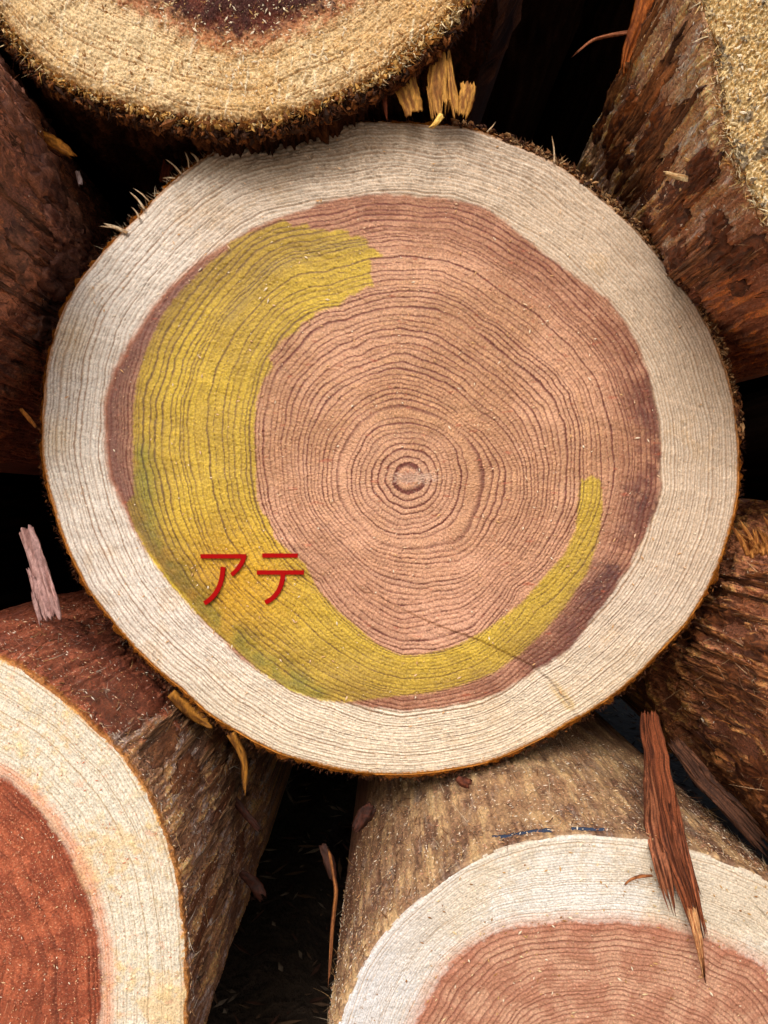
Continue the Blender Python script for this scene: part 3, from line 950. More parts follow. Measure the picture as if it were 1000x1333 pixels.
def paint_ll(px, py, T, S, RR, age, fr, rid, g):
    n1 = samp(FB, px + 30, py); n2 = samp(FM, px + 299, py); n3 = samp(FS, px, py + 255); n4 = samp(FF, px + 211, py)
    n5 = samp(FF, px * 1.5 + 7, py * 1.5)
    H = at_th(l_heart, T) + 1.0 * samp(GS, px, py + 9) + .8 * n4
    rO = at_th(ll.R, T)
    st = np.clip(g.normal(.45, .32, 400), .0, 1.2)[rid]
    line = ring_line(fr, .4) * st
    wear = sm(-.3, .9, n2 * .7 + n1 * .5)
    C = mixc(np.broadcast_to(srgb(224, 216, 198), px.shape + (3,)), srgb(224, 200, 160), sm(-.6, 1.4, n1 + .5 * n3))
    C = mixc(C, srgb(226, 196, 120), sm(1.0, 2.0, n2 + .3 * n3 + .6 * sm(-60, 0, RR - rO)) * .25)
    C = mixc(C, srgb(226, 170, 140), sm(1.5, 2.2, samp(FS, px * .7, py * .7 + 20)) * .5)
    C = mixc(C, srgb(176, 150, 116), np.clip(line * 1.1, 0, 1) * (1 - .35 * wear))
    C = mixc(C, srgb(196, 160, 120), sm(1.2, 2.4, -n5 + .3 * n3) * .5)
    hr = mixc(np.broadcast_to(srgb(172, 92, 62), px.shape + (3,)), srgb(146, 74, 50), sm(-1, 1, n2 + .5 * n3))
    hr = mixc(hr, srgb(128, 56, 36), (1 - sm(0, 26, H - RR)) * .55)
    hr = mixc(hr, srgb(120, 54, 36), np.exp(-((H - RR - 44 - 8 * n3) / 7) ** 2) * .65)
    hr = mixc(hr, srgb(108, 54, 38), np.clip(line * 1.1, 0, 1) * (.45 + .55 * sm(.0, .8, .35 + n2 * .5 + sm(1230, 1300, py))))
    hr = mixc(hr, srgb(216, 160, 124), sm(1.3, 2.2, n5) * .6)
    C = mixc(C, srgb(220, 140, 104), np.exp(-((RR - H - 7) / 9) ** 2) * .6)
    C = mixc(C, hr, 1 - sm(-6, 4, RR - H))
    C = mixc(C, srgb(206, 140, 30), sm(-4.5, -1.5, RR - rO + n4) * .8 * sm(-.6, .9, samp(FS, T * 200, T * 0) + sm(.4, .9, T)))
    C = C * (1 + .08 * n4[..., None] + .10 * n5[..., None])
    C = mixc(C, srgb(206, 160, 120), sm(1.3, 2.2, samp(FF, px * 1.4 + 9, py * 1.4 + 170)) * .5)
    h = -1.3 * line + .14 * n5 + .12 * n4 + .12 * n3 + .6 * n2
    # saw-tooth chatter in the heartwood
    h += -1.6 * line * sm(1150, 1280, py) * (RR < H)
    h -= 2.5 * sm(-8, 0, RR - rO) ** 2
    part = (RR < H).astype(int)
    return C, h, part


co, q, c, pq = build_face(ll, [(16, l_heart * .8), (24, l_heart), (56, ll.R)], paint_ll, (-.35, 1.45), 760, 40, 330, M_FACE, r_in=.2, seed=21)
split_parts(ll, co, q, c, pq, ['sapwood', 'heartwood'], M_FINE)


def patch_ll(C, T, V, U, streak, med, big_):
    up = sm(.78, .92, T + .05 * med + .0003 * V)           # red bark still on at the top
    C = mixc(C, np.array(srgb(118, 58, 38)) * 1.0, up * .9)
    C = mixc(C, srgb(150, 82, 58), up * sm(.4, 1.6, streak + med) * .6)
    return C


build_side(ll, (-.5, 1.7), 520, 40, (srgb(114, 82, 62), srgb(142, 106, 78), srgb(184, 138, 88), srgb(156, 144, 138)), bt=4, v0=2, vmax=700, nv=260,
           disp=2.0, seed=8, patch=patch_ll, rim=srgb(150, 96, 40), crack=.6, gain=1.6)

# ================================================================== LOWER RIGHT LOG
RC = (800, 1440)
r_out = contour([(424, 1420), (430, 1372), (441, 1333), (462, 1278), (482, 1240), (520, 1194), (560, 1160), (600, 1130), (645, 1107), (700, 1092), (745, 1087),
                 (800, 1088), (850, 1094), (900, 1107), (950, 1124), (1000, 1146), (1070, 1200), (1130, 1290), (1155, 1400), (1140, 1530), (1070, 1660),
                 (940, 1760), (780, 1795), (620, 1750), (500, 1650), (440, 1530)], RC, 3)
lr = Log('stacked_log', 'lower right log with white sawn end and dusty pink core, tan side strewn with sawdust', RC, .32, r_out, slope=(.0, -.0),
         taper=.02)
r_heart = contour([(520, 1420), (535, 1340), (560, 1290), (585, 1252), (620, 1225), (660, 1208), (710, 1200), (770, 1198), (830, 1201), (890, 1212), (940, 1228),
                   (990, 1252), (1040, 1310), (1060, 1400), (1040, 1520), (960, 1620), (800, 1660), (640, 1620), (550, 1520)], RC, 3)


def paint_lr(px, py, T, S, RR, age, fr, rid, g):
    n1 = samp(FB, px + 530, py); n2 = samp(FM, px + 399, py); n3 = samp(FS, px, py + 355); n4 = samp(FF, px + 311, py)
    H = at_th(r_heart, T) + 1.5 * n3 + 1.0 * n4
    rO = at_th(lr.R, T)
    st = np.clip(g.normal(.75, .25, 400), .4, 1.2)[rid]
    line = ring_line(fr, .34) * st
    C = mixc(np.broadcast_to(srgb(224, 221, 214), px.shape + (3,)), srgb(214, 202, 182), sm(-.8, 1.4, n1 + .3 * n3 + sm(700, 950, px)))
    C = mixc(C, srgb(212, 214, 220), (1 - sm(480, 640, px)) * .6)
    C = mixc(C, srgb(182, 154, 124), np.clip(line * .75, 0, 1))
    C = mixc(C, srgb(150, 118, 88), sm(1.6, 2.6, samp(FF, px * .8, py * .8 + 50)) * .5 * sm(0, 1.5, n2 + .6))
    hr = mixc(np.broadcast_to(srgb(196, 150, 122), px.shape + (3,)), srgb(176, 124, 98), sm(-1, 1, n2 + .4 * n3))
    hr = mixc(hr, srgb(176, 108, 84), (1 - sm(0, 30, H - RR)) * .6)
    hr = mixc(hr, srgb(134, 84, 66), np.clip(line * 1.0, 0, 1))
    C = mixc(C, srgb(206, 158, 132), np.exp(-((RR - H - 4) / 8) ** 2) * .45)
    C = mixc(C, hr, 1 - sm(-7, 5, RR - H))
    d, s_, al = poly_dist(px, py, [(955, 1185), (975, 1200), (985, 1225), (1010, 1250)])
    C = C * (1 + .06 * n4[..., None] + .10 * samp(FF, px * 1.4, py * 1.4 + 70)[..., None])
    h = -1.0 * line + .14 * n4 + .14 * n3 + .7 * n2
    h += 1.6 * samp(FS, (px - py) * .9, (px + py) * .1) * np.exp(-(((px - 985) / 40) ** 2 + ((py - 1200) / 35) ** 2))
    h -= 2.2 * sm(-8, 0, RR - rO) ** 2
    part = (RR < H).astype(int)
    return C, h, part


co, q, c, pq = build_face(lr, [(38, r_heart), (68, lr.R)], paint_lr, (.25, 3.05), 950, 40, 300, M_FACE, r_in=.3, seed=31)
split_parts(lr, co, q, c, pq, ['sapwood', 'heartwood'], M_FACE)


def patch_lr(C, T, V, U, streak, med, big_):
    tan = sm(-.6, .9, med * .6 + streak * .4 + np.cos((T - 1.75) * 1.3) * .9 - .3)
    C = mixc(C, srgb(176, 142, 104), tan * .65)
    C = mixc(C, srgb(204, 172, 124), sm(.8, 1.6, streak + med * .5) * tan * .7)
    C = mixc(C, srgb(96, 60, 40), (1 - sm(.9, 1.2, T)) * .6)
    C = mixc(C, srgb(92, 52, 36), sm(2.35, 2.75, T + .12 * med) * sm(120, 260, V) * .75)
    return C


build_side(lr, (.3, 3.4), 560, 40, (srgb(116, 84, 64), srgb(150, 114, 84), srgb(182, 146, 108), srgb(146, 128, 114)), bt=4, v0=2, vmax=600, nv=200,
           disp=1.1, seed=9, patch=patch_lr, crack=.3, gain=1.2)

# ================================================================== UPPER RIGHT LOG
UC = (1250, 45)
u_out = contour([(905, -60), (912, 0), (930, 60), (938, 120), (944, 170), (958, 215), (975, 250), (1000, 288), (1060, 340), (1150, 385), (1260, 400), (1400, 370),
                 (1540, 240), (1600, 60), (1560, -140), (1420, -270), (1240, -310), (1060, -260), (950, -160)], UC, 3)
ur = Log('rough_cut_log', 'upper right log with peeled brown side and a sliver of coarse golden sawn end', UC, .30,
         u_out, slope=(.04, .05), taper=.03)


def paint_ur(px, py, T, S, RR, age, fr, rid, g):
    n2 = samp(FM, px + 399, py + 70); n3 = samp(FS, px, py + 455); n4 = samp(FF, px + 411, py)
    n5 = samp(FF, px * 1.4 + 7, py * 1.4)
    rO = at_th(ur.R, T)
    C = mixc(np.broadcast_to(srgb(226, 202, 152), px.shape + (3,)), srgb(196, 152, 84), sm(-.8, 1.2, n5 + .6 * n3))
    C = mixc(C, srgb(244, 232, 204), sm(.9, 1.8, n4 + .6 * n3) * .7)
    C = mixc(C, srgb(92, 84, 78), sm(.9, 1.7, n2 + .6 * n3 + .5 * sm(-40, 0, RR - rO)) * .75)
    C = C * (1 + .1 * n4[..., None])
    h = 1.4 * n5 + 1.5 * n4 + 1.4 * n3 - 5 * sm(-16, 0, RR - rO)
    return C, h, np.zeros(px.shape, int)


co, q, c, pq = build_face(ur, [(44, ur.R)], paint_ur, (-3.3, -2.0), 300, 30, 240, M_ROUGH, r_in=.3, seed=41)
split_parts(ur, co, q, c, pq, ['sapwood'], M_ROUGH)


def patch_ur(C, T, V, U, streak, med, big_):
    tt = np.where(T > 0, T - 2 * math.pi, T)
    lower = sm(-2.62, -2.35, tt + .08 * med)               # underside keeps dark red bark
    C = mixc(C, srgb(112, 66, 46), lower * .8)
    C = mixc(C, srgb(190, 110, 40), sm(.7, 1.4, streak + .4 * med) * sm(60, 200, V) * .5)
    C = mixc(C, srgb(66, 32, 22), sm(.5, 1.2, -streak + .5 * med) * sm(150, 260, V) * .6)
    return C


build_side(ur, (-4.1, -1.5), 520, 40, (srgb(134, 98, 74), srgb(160, 124, 94), srgb(172, 130, 84), srgb(160, 146, 138)), bt=6, v0=2, vmax=700, nv=260,
           disp=2.4, seed=14, patch=patch_ur, rim=srgb(140, 104, 72), crack=.8, gain=2.1)
rim_fibres(ur, 'torn_fibre', 1500, (-3.4, -2.1), (6, 24), (1.6, 4.0), [srgb(224, 190, 130), srgb(240, 220, 180), srgb(180, 130, 70), srgb(120, 80, 44)],
           r0=-9, r1=3, v0=-3, v1=9, fwd=.6, out=.9, tan=.8, seed=43)

# ================================================================== LEFT LOG (side only in view)
GC = (-490, 140)
lf = Log('bark_covered_log', 'log at the left edge with reddish brown cracked bark, its cut end out of frame', GC, .30,
         circle(GC, (-490, 140), 425, .012, 4), slope=(-.05, .0), taper=.03)


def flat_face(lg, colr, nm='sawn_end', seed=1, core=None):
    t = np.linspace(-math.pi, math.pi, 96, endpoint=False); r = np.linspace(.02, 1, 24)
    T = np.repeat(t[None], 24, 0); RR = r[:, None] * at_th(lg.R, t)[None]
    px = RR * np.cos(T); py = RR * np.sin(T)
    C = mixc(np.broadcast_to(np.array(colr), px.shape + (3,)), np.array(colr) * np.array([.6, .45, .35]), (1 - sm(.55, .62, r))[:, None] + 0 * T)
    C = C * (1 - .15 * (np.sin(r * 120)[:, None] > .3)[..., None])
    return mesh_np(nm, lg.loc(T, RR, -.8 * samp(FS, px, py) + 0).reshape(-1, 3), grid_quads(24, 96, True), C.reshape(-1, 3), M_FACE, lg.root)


flat_face(lf, srgb(206, 184, 150))


def patch_lf(C, T, V, U, streak, med, big_):
    C = mixc(C, srgb(196, 130, 56), np.exp(-(((T - .24) / .05) ** 2 + ((V - 300) / 60) ** 2)) * .7)
    C = mixc(C, srgb(150, 130, 124), sm(1.0, 1.8, med - .3 * streak) * sm(.25, .5, T) * .6)
    return C


build_side(lf, (-1.3, 1.2), 560, 40, (srgb(112, 72, 58), srgb(140, 90, 68), srgb(150, 96, 66), srgb(76, 52, 46)), bt=5, v0=2, vmax=900, nv=320, disp=3.0,
           seed=17, patch=patch_lf, crack=2.6, gain=1.6)

# ================================================================== RIGHT LOG (side only in view)
QC = (1407, 985)
rt = Log('bark_covered_log', 'log at the right edge with fibrous red brown bark and a torn tuft on top', QC, .30,
         circle(QC, QC, 352, .012, 6), slope=(.04, .0), taper=.03)
flat_face(rt, srgb(206, 180, 146))
build_side(rt, (1.7, 4.6), 560, 40, (srgb(100, 62, 44), srgb(134, 86, 58), srgb(164, 112, 64), srgb(74, 44, 34)), bt=5, v0=2, vmax=900, nv=300, disp=5,
           seed=19, crack=1.2, gain=2.2)

# ================================================================== filler logs, added to plug the gaps and keep them dark
def pack():
    """circles (in pixels of the big log's plane) nested against the logs in view"""
    ex = []
    for lg in (big, top, ll, lr, ur, lf, rt):
        k = lg.D / D0; dv = (.7 - lg.D) / lg.s
        cx = PX + (lg.c[0] - PX) * k + (lg.mid[0] * 1 + lg.slope[0] * dv) * k
        cy = PY + (lg.c[1] - PY) * k - (lg.slope[1] * dv + lg.mid[1]) * k
        ex.append((cx, cy, np.sqrt((lg.R ** 2).mean() - lg.mid[0] ** 2 - lg.mid[1] ** 2) * k))
    new = []
    for it in range(44):
        best = None
        for r in ((300, 250, 205, 170) if it < 26 else (110, 70, 45)):
            for i in range(len(ex)):
                for j in range(i):
                    x1, y1, r1 = ex[i]; x2, y2, r2 = ex[j]
                    a = r1 + r + 4; b = r2 + r + 4; d = math.hypot(x2 - x1, y2 - y1)
                    if d > a + b or d < 1 or d < abs(a - b): continue
                    p = (a * a - b * b + d * d) / (2 * d); h = math.sqrt(max(a * a - p * p, 0))
                    for sg in (-1, 1):
                        x = x1 + p * (x2 - x1) / d - sg * h * (y2 - y1) / d
                        y = y1 + p * (y2 - y1) / d + sg * h * (x2 - x1) / d
                        if y + r > 1590: continue
                        if any(math.hypot(x - e[0], y - e[1]) < e[2] + r - 2 for e in ex): continue
                        q = math.hypot(x - 510, y - 585) - .25 * r
                        if best is None or q < best[0]: best = (q, x, y, r)
        if best is None: break
        ex.append(best[1:]); new.append(best[1:])
    return new


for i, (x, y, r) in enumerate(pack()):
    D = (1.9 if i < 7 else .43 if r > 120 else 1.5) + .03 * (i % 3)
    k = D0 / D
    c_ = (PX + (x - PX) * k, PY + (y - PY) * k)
    lg = Log('filler_log', 'bark covered filler log between the nearer logs, shade painted into its near black colour', c_, D, circle(c_, c_, r * k, .02, 30 + i),
             group='filler logs closing the gaps')
    flat_face(lg, srgb(30, 24, 21))  # end face coloured near black, the gap's shade painted in
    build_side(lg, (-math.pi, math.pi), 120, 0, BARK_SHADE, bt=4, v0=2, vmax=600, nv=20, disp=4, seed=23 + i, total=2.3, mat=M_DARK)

# ================================================================== bark plates on the sides (pieces)
RB1, RB2 = srgb(170, 112, 86), srgb(130, 82, 66)
g = np.random.default_rng(5)
for i in range(80):
    plate(lf, g.uniform(-.55, .75), g.uniform(90, 520), g.uniform(30, 70), g.uniform(60, 160), g.uniform(2, 9),
          RB1 * g.uniform(.6, 1.5), RB2 * g.uniform(.4, 1.3), seed=200 + i)
for i in range(22):
    plate(ur, g.uniform(-2.75, -2.2), g.uniform(60, 420), g.uniform(20, 50), g.uniform(40, 110), g.uniform(2, 6),
          srgb(134, 74, 40) * g.uniform(.7, 1.2), srgb(80, 42, 26), seed=300 + i)
for i in range(20):
    plate(ur, g.uniform(-3.6, -2.8), g.uniform(190, 520), g.uniform(14, 34), g.uniform(60, 160), g.uniform(2, 6),
          srgb(150, 84, 36) * g.uniform(.6, 1.2), srgb(70, 38, 26), seed=330 + i)
for i in range(26):
    plate(rt, g.uniform(2.5, 3.7), g.uniform(60, 480), g.uniform(14, 40), g.uniform(70, 190), g.uniform(2, 6),
          srgb(138, 80, 42) * g.uniform(.6, 1.2), srgb(84, 42, 24), seed=360 + i)
for i in range(9):
    plate(ll, g.uniform(.86, 1.35), g.uniform(20, 330), g.uniform(30, 70), g.uniform(70, 160), g.uniform(1.5, 3.5),
          srgb(134, 70, 46) * g.uniform(.8, 1.2), srgb(108, 54, 36), seed=400 + i)
for i in range(12):
    plate(ll, g.uniform(-.1, .75), g.uniform(40, 380), g.uniform(14, 34), g.uniform(60, 160), g.uniform(1.5, 3.5),
          srgb(140, 90, 56) * g.uniform(.7, 1.2), srgb(110, 66, 42), seed=420 + i)


# long peeling strips of inner bark
for lg_, n_, tr_, vr_, c1_, c2_, sd_ in ((rt, 34, (2.5, 3.8), (150, 420), srgb(176, 112, 62), srgb(96, 54, 32), 700),
                                         (ur, 30, (-3.7, -2.3), (150, 420), srgb(170, 112, 66), srgb(92, 54, 34), 750),
                                         (ll, 20, (-.15, .85), (120, 420), srgb(160, 118, 80), srgb(104, 70, 48), 800),
                                         (lf, 16, (-.6, .8), (160, 480), srgb(150, 98, 72), srgb(84, 52, 42), 850)):
    for i in range(n_):
        plate(lg_, g.uniform(*tr_), g.uniform(*vr_), g.uniform(5, 15), g.uniform(130, 380), g.uniform(2, 7),
              c1_ * g.uniform(.6, 1.5), c2_ * g.uniform(.6, 1.2), seed=sd_ + i, name='bark_strip')

# ================================================================== fibres lying along the bark, sawdust
def side_fibres(lg, name, n, tr, vr, lr_, wr, cols, seed, lift=(0, 3), off=.35, tang=.4):
    g = np.random.default_rng(seed)
    t = g.uniform(*tr, n); v = vr[0] + (vr[1] - vr[0]) * g.uniform(0, 1, n) ** 1.3
    P = surf(lg, t, v, g.uniform(lift[0], lift[1], n))
    rad = np.stack([np.cos(t), np.zeros(n), np.sin(t)], 1); tn = np.stack([-np.sin(t), np.zeros(n), np.cos(t)], 1)
    Dv = rad * g.uniform(0, off, n)[:, None] + tn * g.normal(0, tang, n)[:, None] + np.array([0, 1, 0]) * g.choice([-1, 1], n)[:, None]
    C = np.array(cols)[g.integers(0, len(cols), n)] * g.uniform(.6, 1.2, n)[:, None]
    o = fibres(name, P, Dv, g.uniform(*lr_, n) * lg.s, g.uniform(*wr, n) * lg.s, C, lg.root, curl=.3, seed=seed)
    o['kind'] = 'stuff'
    return o


side_fibres(ll, 'bark_fibre', 900, (-.2, 1.3), (5, 450), (6, 30), (.8, 2.2), [srgb(190, 150, 100), srgb(120, 76, 44), srgb(84, 50, 30), srgb(196, 184, 166)], 51)
side_fibres(lr, 'bark_fibre', 700, (.6, 3.1), (5, 400), (6, 40), (.8, 2.0), [srgb(190, 150, 100), srgb(120, 76, 44), srgb(210, 190, 160)], 52)
side_fibres(ur, 'bark_fibre', 500, (-3.9, -2.1), (5, 550), (6, 34), (.9, 2.6), [srgb(180, 120, 66), srgb(120, 72, 40), srgb(80, 44, 26), srgb(196, 160, 120)], 53)
side_fibres(rt, 'bark_fibre', 900, (2.4, 3.8), (5, 550), (10, 50), (.9, 2.6), [srgb(180, 110, 56), srgb(130, 72, 36), srgb(84, 44, 24), srgb(206, 170, 130)], 54)
side_fibres(lf, 'bark_fibre', 250, (-.7, .9), (60, 600), (8, 50), (.8, 2.2), [srgb(150, 90, 60), srgb(90, 52, 36), srgb(60, 36, 28)], 55)


def dust_side(lg, n, tr, vr, size, label, seed, cols=None, power=1.4):
    g = np.random.default_rng(seed)
    t = g.uniform(*tr, n); v = vr[0] + (vr[1] - vr[0]) * g.uniform(0, 1, n) ** power
    keep = samp(FS, t * lg.R.mean(), v * .6) > g.normal(0, 1.2, n) - .2
    t = t[keep]; v = v[keep]; n = len(t)
    P = surf(lg, t, v, 1.2) + np.array(lg.root.location)
    rad = np.stack([np.cos(t), np.zeros(n), np.sin(t)], 1)
    cols = np.array(cols if cols is not None else [srgb(230, 206, 168), srgb(244, 234, 214), srgb(206, 160, 110), srgb(200, 150, 120)])
    C = cols[g.integers(0, len(cols), n)]
    sz = size[0] + (size[1] - size[0]) * g.uniform(0, 1, n) ** 3
    o = chips('sawdust', P, rad, sz * lg.s, C, None, seed=seed)
    return tag(o, label, 'sawdust', kind='stuff')


dust_side(ll, 5200, (-.2, 1.45), (3, 420), (.7, 2.6), 'pale sawdust scattered over the brown side of the lower left log', 61)
dust_side(lr, 15000, (.5, 3.2), (3, 460), (.7, 2.6), 'pale sawdust crumbs scattered over the tan side of the lower right log', 62)
dust_side(ur, 3200, (-3.6, -2.2), (3, 350), (.8, 3.2), 'sawdust flecks stuck to the peeled side of the upper right log', 63)
dust_side(rt, 1500, (2.4, 3.4), (60, 500), (.8, 3.2), 'few pale flecks of sawdust on the red brown right hand log', 64)
dust_side(lf, 900, (-.5, .8), (60, 500), (1.0, 4), 'few pale flecks of sawdust on the left edge log', 65)


def dust_face(lg, n, box, size, label, seed, rmax=.98, cols=None, skip=None):
    g = np.random.default_rng(seed)
    x = g.uniform(box[0], box[2], n); y = g.uniform(box[1], box[3], n)
    t = np.arctan2(-(y - lg.c[1]), x - lg.c[0]); r = np.hypot(x - lg.c[0], y - lg.c[1])
    ok = r < at_th(lg.R, t) * rmax
    dn = samp(FM, x * 1.2 + seed, y * 1.2)
    ok &= dn > g.normal(0, 1.2, n)
    t = t[ok]; r = r[ok]; n = len(t)
    P = lg.loc(t, r, np.full(n, -1.2)) + np.array(lg.root.location)
    cols = np.array(cols if cols is not None else [srgb(220, 196, 150), srgb(236, 222, 194), srgb(190, 150, 96), srgb(150, 106, 60)])
    sz = size[0] + (size[1] - size[0]) * g.uniform(0, 1, n) ** 3
    o = chips('sawdust', P, np.tile([0., -1, 0], (n, 1)), sz * lg.s, cols[g.integers(0, len(cols), n)], None, seed=seed)
    return tag(o, label, 'sawdust', kind='stuff')


dust_face(top, 8000, (0, -40, 620, 160), (.8, 3.0), 'coarse sawdust and torn crumbs clinging to the golden end of the top log', 71)
dust_face(ll, 3200, (-20, 850, 245, 1350), (.7, 2.0), 'fine sawdust clinging to the cream and rust end of the lower left log', 72,
          cols=[srgb(226, 196, 150), srgb(240, 226, 200), srgb(206, 130, 96)])
dust_face(lr, 1400, (430, 1080, 1010, 1340), (.8, 3), 'fine sawdust specks on the white end of the lower right log', 73)
dust_face(ur, 1200, (900, -20, 1010, 300), (1.2, 4.5), 'coarse crumbs clinging to the sliver of sawn end at upper right', 74)
dust_face(big, 3800, (50, 150, 970, 1010), (.7, 2.6), 'fine sawdust specks on the big marked end', 75, cols=[srgb(228, 196, 160), srgb(214, 170, 120), srgb(240, 226, 200)])


# ================================================================== loose pieces
def loose(name, label, pts, w, th, c1, c2, seed, teeth=(.08, .2), twist=.3, group=None, cat='bark strip', facing=(0, -1, 0), nl=50, nc=16, rid=2.0, fray=0):
    P = np.array([W(*p) for p in pts])
    s = np.mean([p[2] for p in pts]) / F
    o = splinter(name, P, [x * s for x in w], th, c1, c2, seed=seed, teeth=teeth, twist=twist, facing=facing, nl=nl, nc=nc, rid=rid)
    tag(o, label, cat, group)
    g = np.random.default_rng(seed)
    d = np.concatenate([[0], np.cumsum(np.linalg.norm(np.diff(P, axis=0), axis=1))]); d /= d[-1]
    for k in range(fray):                     # thin slats of the same strip, split from its edges
        a = g.uniform(-.03, .72); b = min(a + g.uniform(.18, .5), 1.06)
        f = np.linspace(a, b, 5)
        q = np.stack([np.interp(f, d, P[:, i]) for i in range(3)], 1)
        wl = np.interp(f, np.linspace(0, 1, len(w)), w) * s
        side = g.choice([-1, 1]) * g.uniform(.15, .5)
        t = q[-1] - q[0]; n = np.array([t[2], 0, -t[0]]); n /= np.linalg.norm(n) + 1e-9
        q = q + n * (side * wl)[:, None] + np.array(facing) * th * g.uniform(.3, 1.1)
        q[-1] += n * side * s * g.uniform(0, 14); q[0] += n * side * s * g.uniform(0, 5)
        m = g.uniform(.6, 1.5)
        ww = g.uniform(2.5, 8) * s
        splinter('splinter', q, [ww * .6, ww, ww * .8, ww * .25], th * .35, np.array(c1) * m, np.array(c2) * m, parent=o, seed=seed * 10 + k,
                 teeth=(.1, .4), nl=20, nc=6, facing=facing)
    return o


RD1, RD2 = srgb(146, 82, 52), srgb(72, 38, 26)
loose('bark_strip', 'long dark red bark strip hanging over the white end of the lower right log',
      [(846, 925, .40), (858, 1010, .355), (873, 1090, .318), (896, 1160, .3125), (914, 1228, .3115)], (24, 34, 34, 36, 34, 24, 12), .0013, RD1, RD2, 501,
      teeth=(.04, .14), facing=(-.2, -1, .3), nl=110, nc=34, rid=3.2, fray=12, twist=.15)
loose('bark_strip', 'shorter red brown flake split off the left edge of the long bark strip',
      [(842, 990, .362), (850, 1070, .326), (862, 1130, .3125), (880, 1196, .3110)], (8, 16, 22, 20, 10), .0010, srgb(150, 92, 62), srgb(80, 42, 28), 520,
      teeth=(.1, .2), facing=(-.3, -1, .3), nl=70, nc=18, rid=3, fray=5)
loose('bark_strip', 'thin pale tipped sliver splitting from the lower end of the long bark strip',
      [(900, 1180, .3110), (910, 1225, .3105), (918, 1280, .3120)], (13, 12, 8, 4), .0009, srgb(210, 160, 110), srgb(150, 84, 50), 502, teeth=(.05, .4))
loose('bark_strip', 'ragged brown bark strip in shade right of the long strip',
      [(872, 960, .41), (920, 1020, .385), (965, 1065, .37), (1010, 1120, .36)], (16, 24, 24, 20), .0014, srgb(96, 62, 44), srgb(54, 34, 26), 503,
      facing=(-.3, -1, .5), nc=24, fray=9)
loose('bark_strip', 'narrow dark bark strip behind the ragged one',
      [(905, 945, .42), (960, 1000, .40), (1010, 1060, .385)], (10, 16, 14), .0012, srgb(84, 48, 32), srgb(48, 28, 20), 504, fray=6)
loose('bark_chip', 'pinkish grey flat chip of bark standing against the lower left log',
      [(32, 686, .37), (50, 740, .366), (70, 815, .358)], (24, 22, 24, 28, 22), .0020, srgb(176, 140, 134), srgb(128, 92, 86), 505, cat='bark chip', fray=4,
      teeth=(.04, .14), nl=40, nc=12)
loose('bark_chip', 'dark red chip pointing right from the lower left log beside the black gap',
      [(300, 1035, .44), (318, 1058, .44), (343, 1086, .435)], (10, 12, 10, 5), .0012, srgb(66, 34, 24), srgb(40, 22, 16), 506, cat='bark chip', nl=24, nc=8)
loose('bark_chip', 'small brown red chip on the lower left log, below the pointed one',
      [(312, 1136, .43), (330, 1150, .428), (344, 1172, .425)], (10, 16, 18, 12), .0014, srgb(66, 34, 24), srgb(40, 22, 16), 507, cat='bark chip', nl=24, nc=8)
loose('bark_chip', 'reddish chip at the shaded left shoulder of the lower right log',
      [(486, 1048, .395), (472, 1066, .39), (460, 1084, .388)], (14, 22, 18, 10), .0016, srgb(66, 34, 24), srgb(40, 22, 16), 508, cat='bark chip', nl=24, nc=10)
loose('bark_chip', 'tiny dark crumb of bark right under the big log bottom edge',
      [(594, 1012, .385), (602, 1018, .384), (614, 1022, .384)], (8, 14, 12), .0014, srgb(110, 60, 40), srgb(70, 36, 26), 509, cat='bark chip', nl=16, nc=6)
loose('bark_strip', 'thin stringy fibre hanging down the left side of the lower right log',
      [(428, 1105, .40), (438, 1160, .385), (432, 1215, .37), (428, 1290, .35)], (4, 6, 5, 3), .001, srgb(150, 96, 50), srgb(96, 56, 34), 510, nl=40, nc=6, cat='fibre')
loose('bark_chip', 'small hooked brown chip at the top of the stringy fibre by the black gap',
      [(418, 1098, .405), (428, 1120, .40), (436, 1150, .395)], (10, 16, 8), .0012, srgb(70, 40, 30), srgb(46, 28, 22), 511, cat='bark chip', nl=16, nc=8)
# curled slivers on the upper right log
loose('curled_sliver', 'thin curled brown sliver sticking out left into the dark gap at top right',
      [(835, 40, .40), (800, 44, .395), (770, 52, .39), (742, 76, .388)], (6, 6, 4, 1.5), .0008, srgb(150, 92, 60), srgb(110, 60, 36), 512, cat='splinter', nl=30, nc=6)
loose('torn_strip', 'orange brown torn strip running down the upper right log at the dark gap',
      [(842, -10, .372), (832, 30, .378), (818, 65, .384), (812, 100, .39)], (24, 22, 16, 8), .0016, srgb(176, 100, 44), srgb(110, 56, 28), 513, cat='bark strip', nl=40, nc=12)
loose('wood_sliver', 'longest pale sliver lying across the peeled upper right log',
      [(862, 224, .335), (900, 234, .332), (945, 240, .324)], (6, 9, 7, 3), .0009, srgb(212, 186, 140), srgb(160, 116, 70), 514, cat='splinter', nl=30, nc=8)
loose('wood_sliver', 'shorter tan sliver just above the longest one on the upper right log',
      [(888, 206, .33), (915, 216, .328), (946, 230, .322)], (5, 6, 4, 2), .0009, srgb(190, 150, 96), srgb(140, 92, 50), 515, cat='splinter', nl=24, nc=6)
loose('wood_sliver', 'small curled sliver on the white end, left of the long bark strip',
      [(851, 1140, .3160), (832, 1141, .3150), (818, 1147, .3150), (811, 1155, .3165)], (3, 5, 4, 1.5), .0007, srgb(176, 112, 66), srgb(130, 76, 44), 516, cat='splinter', nl=24, nc=6)
loose('wood_sliver', 'tiny orange sliver poking out beside the left edge of the big log',
      [(26, 532, .405), (36, 543, .404), (48, 558, .403)], (5, 6, 3), .0009, srgb(190, 120, 50), srgb(130, 76, 34), 517, cat='splinter', nl=16, nc=6)
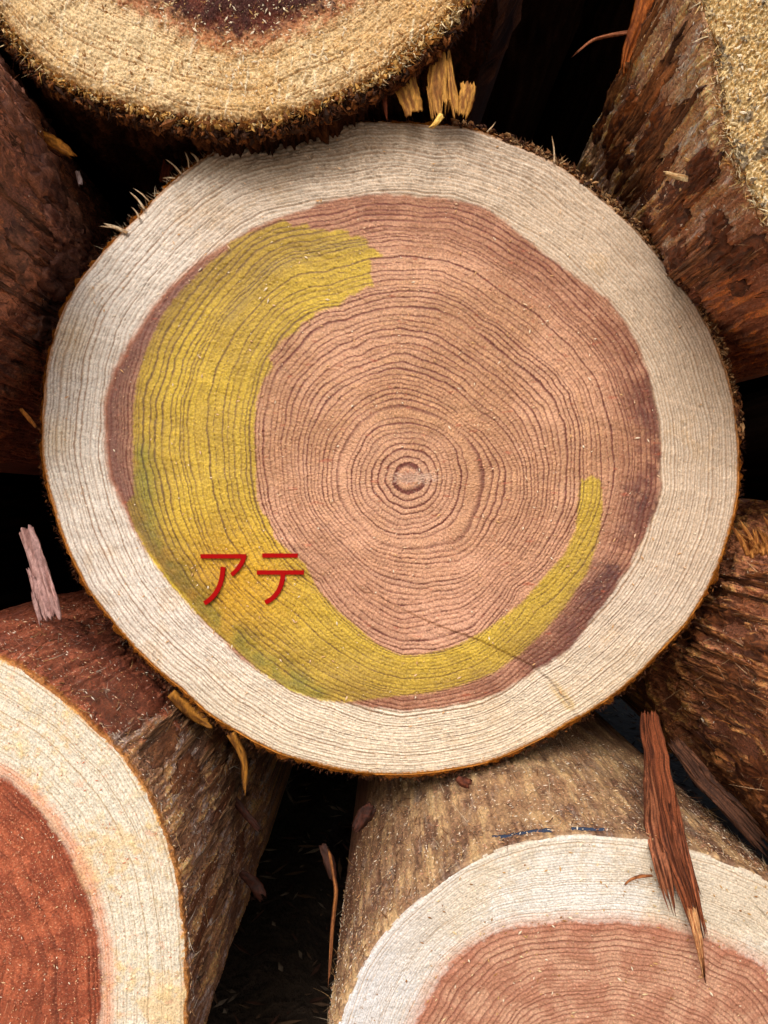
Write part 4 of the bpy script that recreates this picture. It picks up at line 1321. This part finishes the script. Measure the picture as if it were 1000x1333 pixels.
loose('wood_sliver', 'pale chip stuck to the dark bark at the left, level with the big log top',
      [(100, 222, .42), (103, 232, .42), (106, 244, .42)], (6, 7, 5), .0009, srgb(196, 176, 176), srgb(150, 120, 116), 518, cat='splinter', nl=12, nc=6)
loose('wood_flap', 'amber flake of torn bark near the top of the left edge log',
      [(52, 174, .40), (76, 188, .405), (100, 206, .41)], (10, 16, 14, 6), .0012, srgb(190, 124, 44), srgb(120, 72, 30), 519, cat='bark chip', nl=24, nc=8)

# tuft of splintered wood at the right edge
g = np.random.default_rng(9)
for i in range(11):
    x0 = g.uniform(975, 1015); y0 = 712 + g.uniform(-8, 14)
    x1 = x0 - g.uniform(2, 26); y1 = y0 - g.uniform(18, 48)
    sliver('splinter', (x0, y0), (x1, y1), (9, 8, 5, 2), srgb(196, 134, 70), srgb(120, 66, 32), D=.335, Db=.33, parent=rt.root, seed=600 + i, th=.0011, teeth=(0, .4))

# stringy tuft on the lower right log's shoulder by the blue line; blue chalk line on the side of the log
def chalk(pts, w, label):
    P = []
    for (t, v) in pts: P.append((t, v))
    t = np.array([p[0] for p in P]); v = np.array([p[1] for p in P])
    tt = np.interp(np.linspace(0, 1, 24), np.linspace(0, 1, len(t)), t); vv = np.interp(np.linspace(0, 1, 24), np.linspace(0, 1, len(v)), v)
    jit = np.random.default_rng(3).normal(0, w * .05, 24)
    a = surf(lr, tt, vv - w / 2 + jit, 1.6); b = surf(lr, tt, vv + w / 2 + jit, 1.6)
    a2 = surf(lr, tt, vv - w / 2 + jit, -2); b2 = surf(lr, tt, vv + w / 2 + jit, -2)
    co = np.concatenate([a, b, a2, b2]); q = []
    for i in range(23):
        q += [[i, i + 1, 24 + i + 1, 24 + i], [48 + i, 48 + i + 1, i + 1, i], [24 + i, 24 + i + 1, 72 + i + 1, 72 + i]]
    C = np.tile(srgb(52, 64, 86), (96, 1))
    o = mesh_np('blue_mark', co, np.array(q), C, M_DUST, lr.root)
    return o


chalk([(2.00, 30), (1.90, 18), (1.79, 9)], 3.2, '')
chalk([(1.72, 9), (1.66, 8), (1.60, 9)], 2.6, '')


# litter on the ground deep between the lower logs
def litter():
    g = np.random.default_rng(77)
    n = 5000
    x = g.uniform(-.75, .75, n); y = g.uniform(.3, 1.6, n)
    P = np.stack([x, y, -.388 + g.uniform(0, .012, n)], 1)
    Nn = np.stack([g.normal(0, .4, n), g.normal(0, .4, n), np.ones(n)], 1)
    cols = np.array([srgb(66, 42, 32), srgb(84, 64, 48), srgb(46, 30, 22), srgb(110, 96, 82)])
    o = chips('bark_litter', P, Nn, g.uniform(.002, .006, n), cols[g.integers(0, 4, n)], None, seed=78, asp=(1, 6))
    tag(o, 'bark crumbs and wood chips on the ground in the dark gap between the lower logs', 'litter', kind='stuff')


litter()
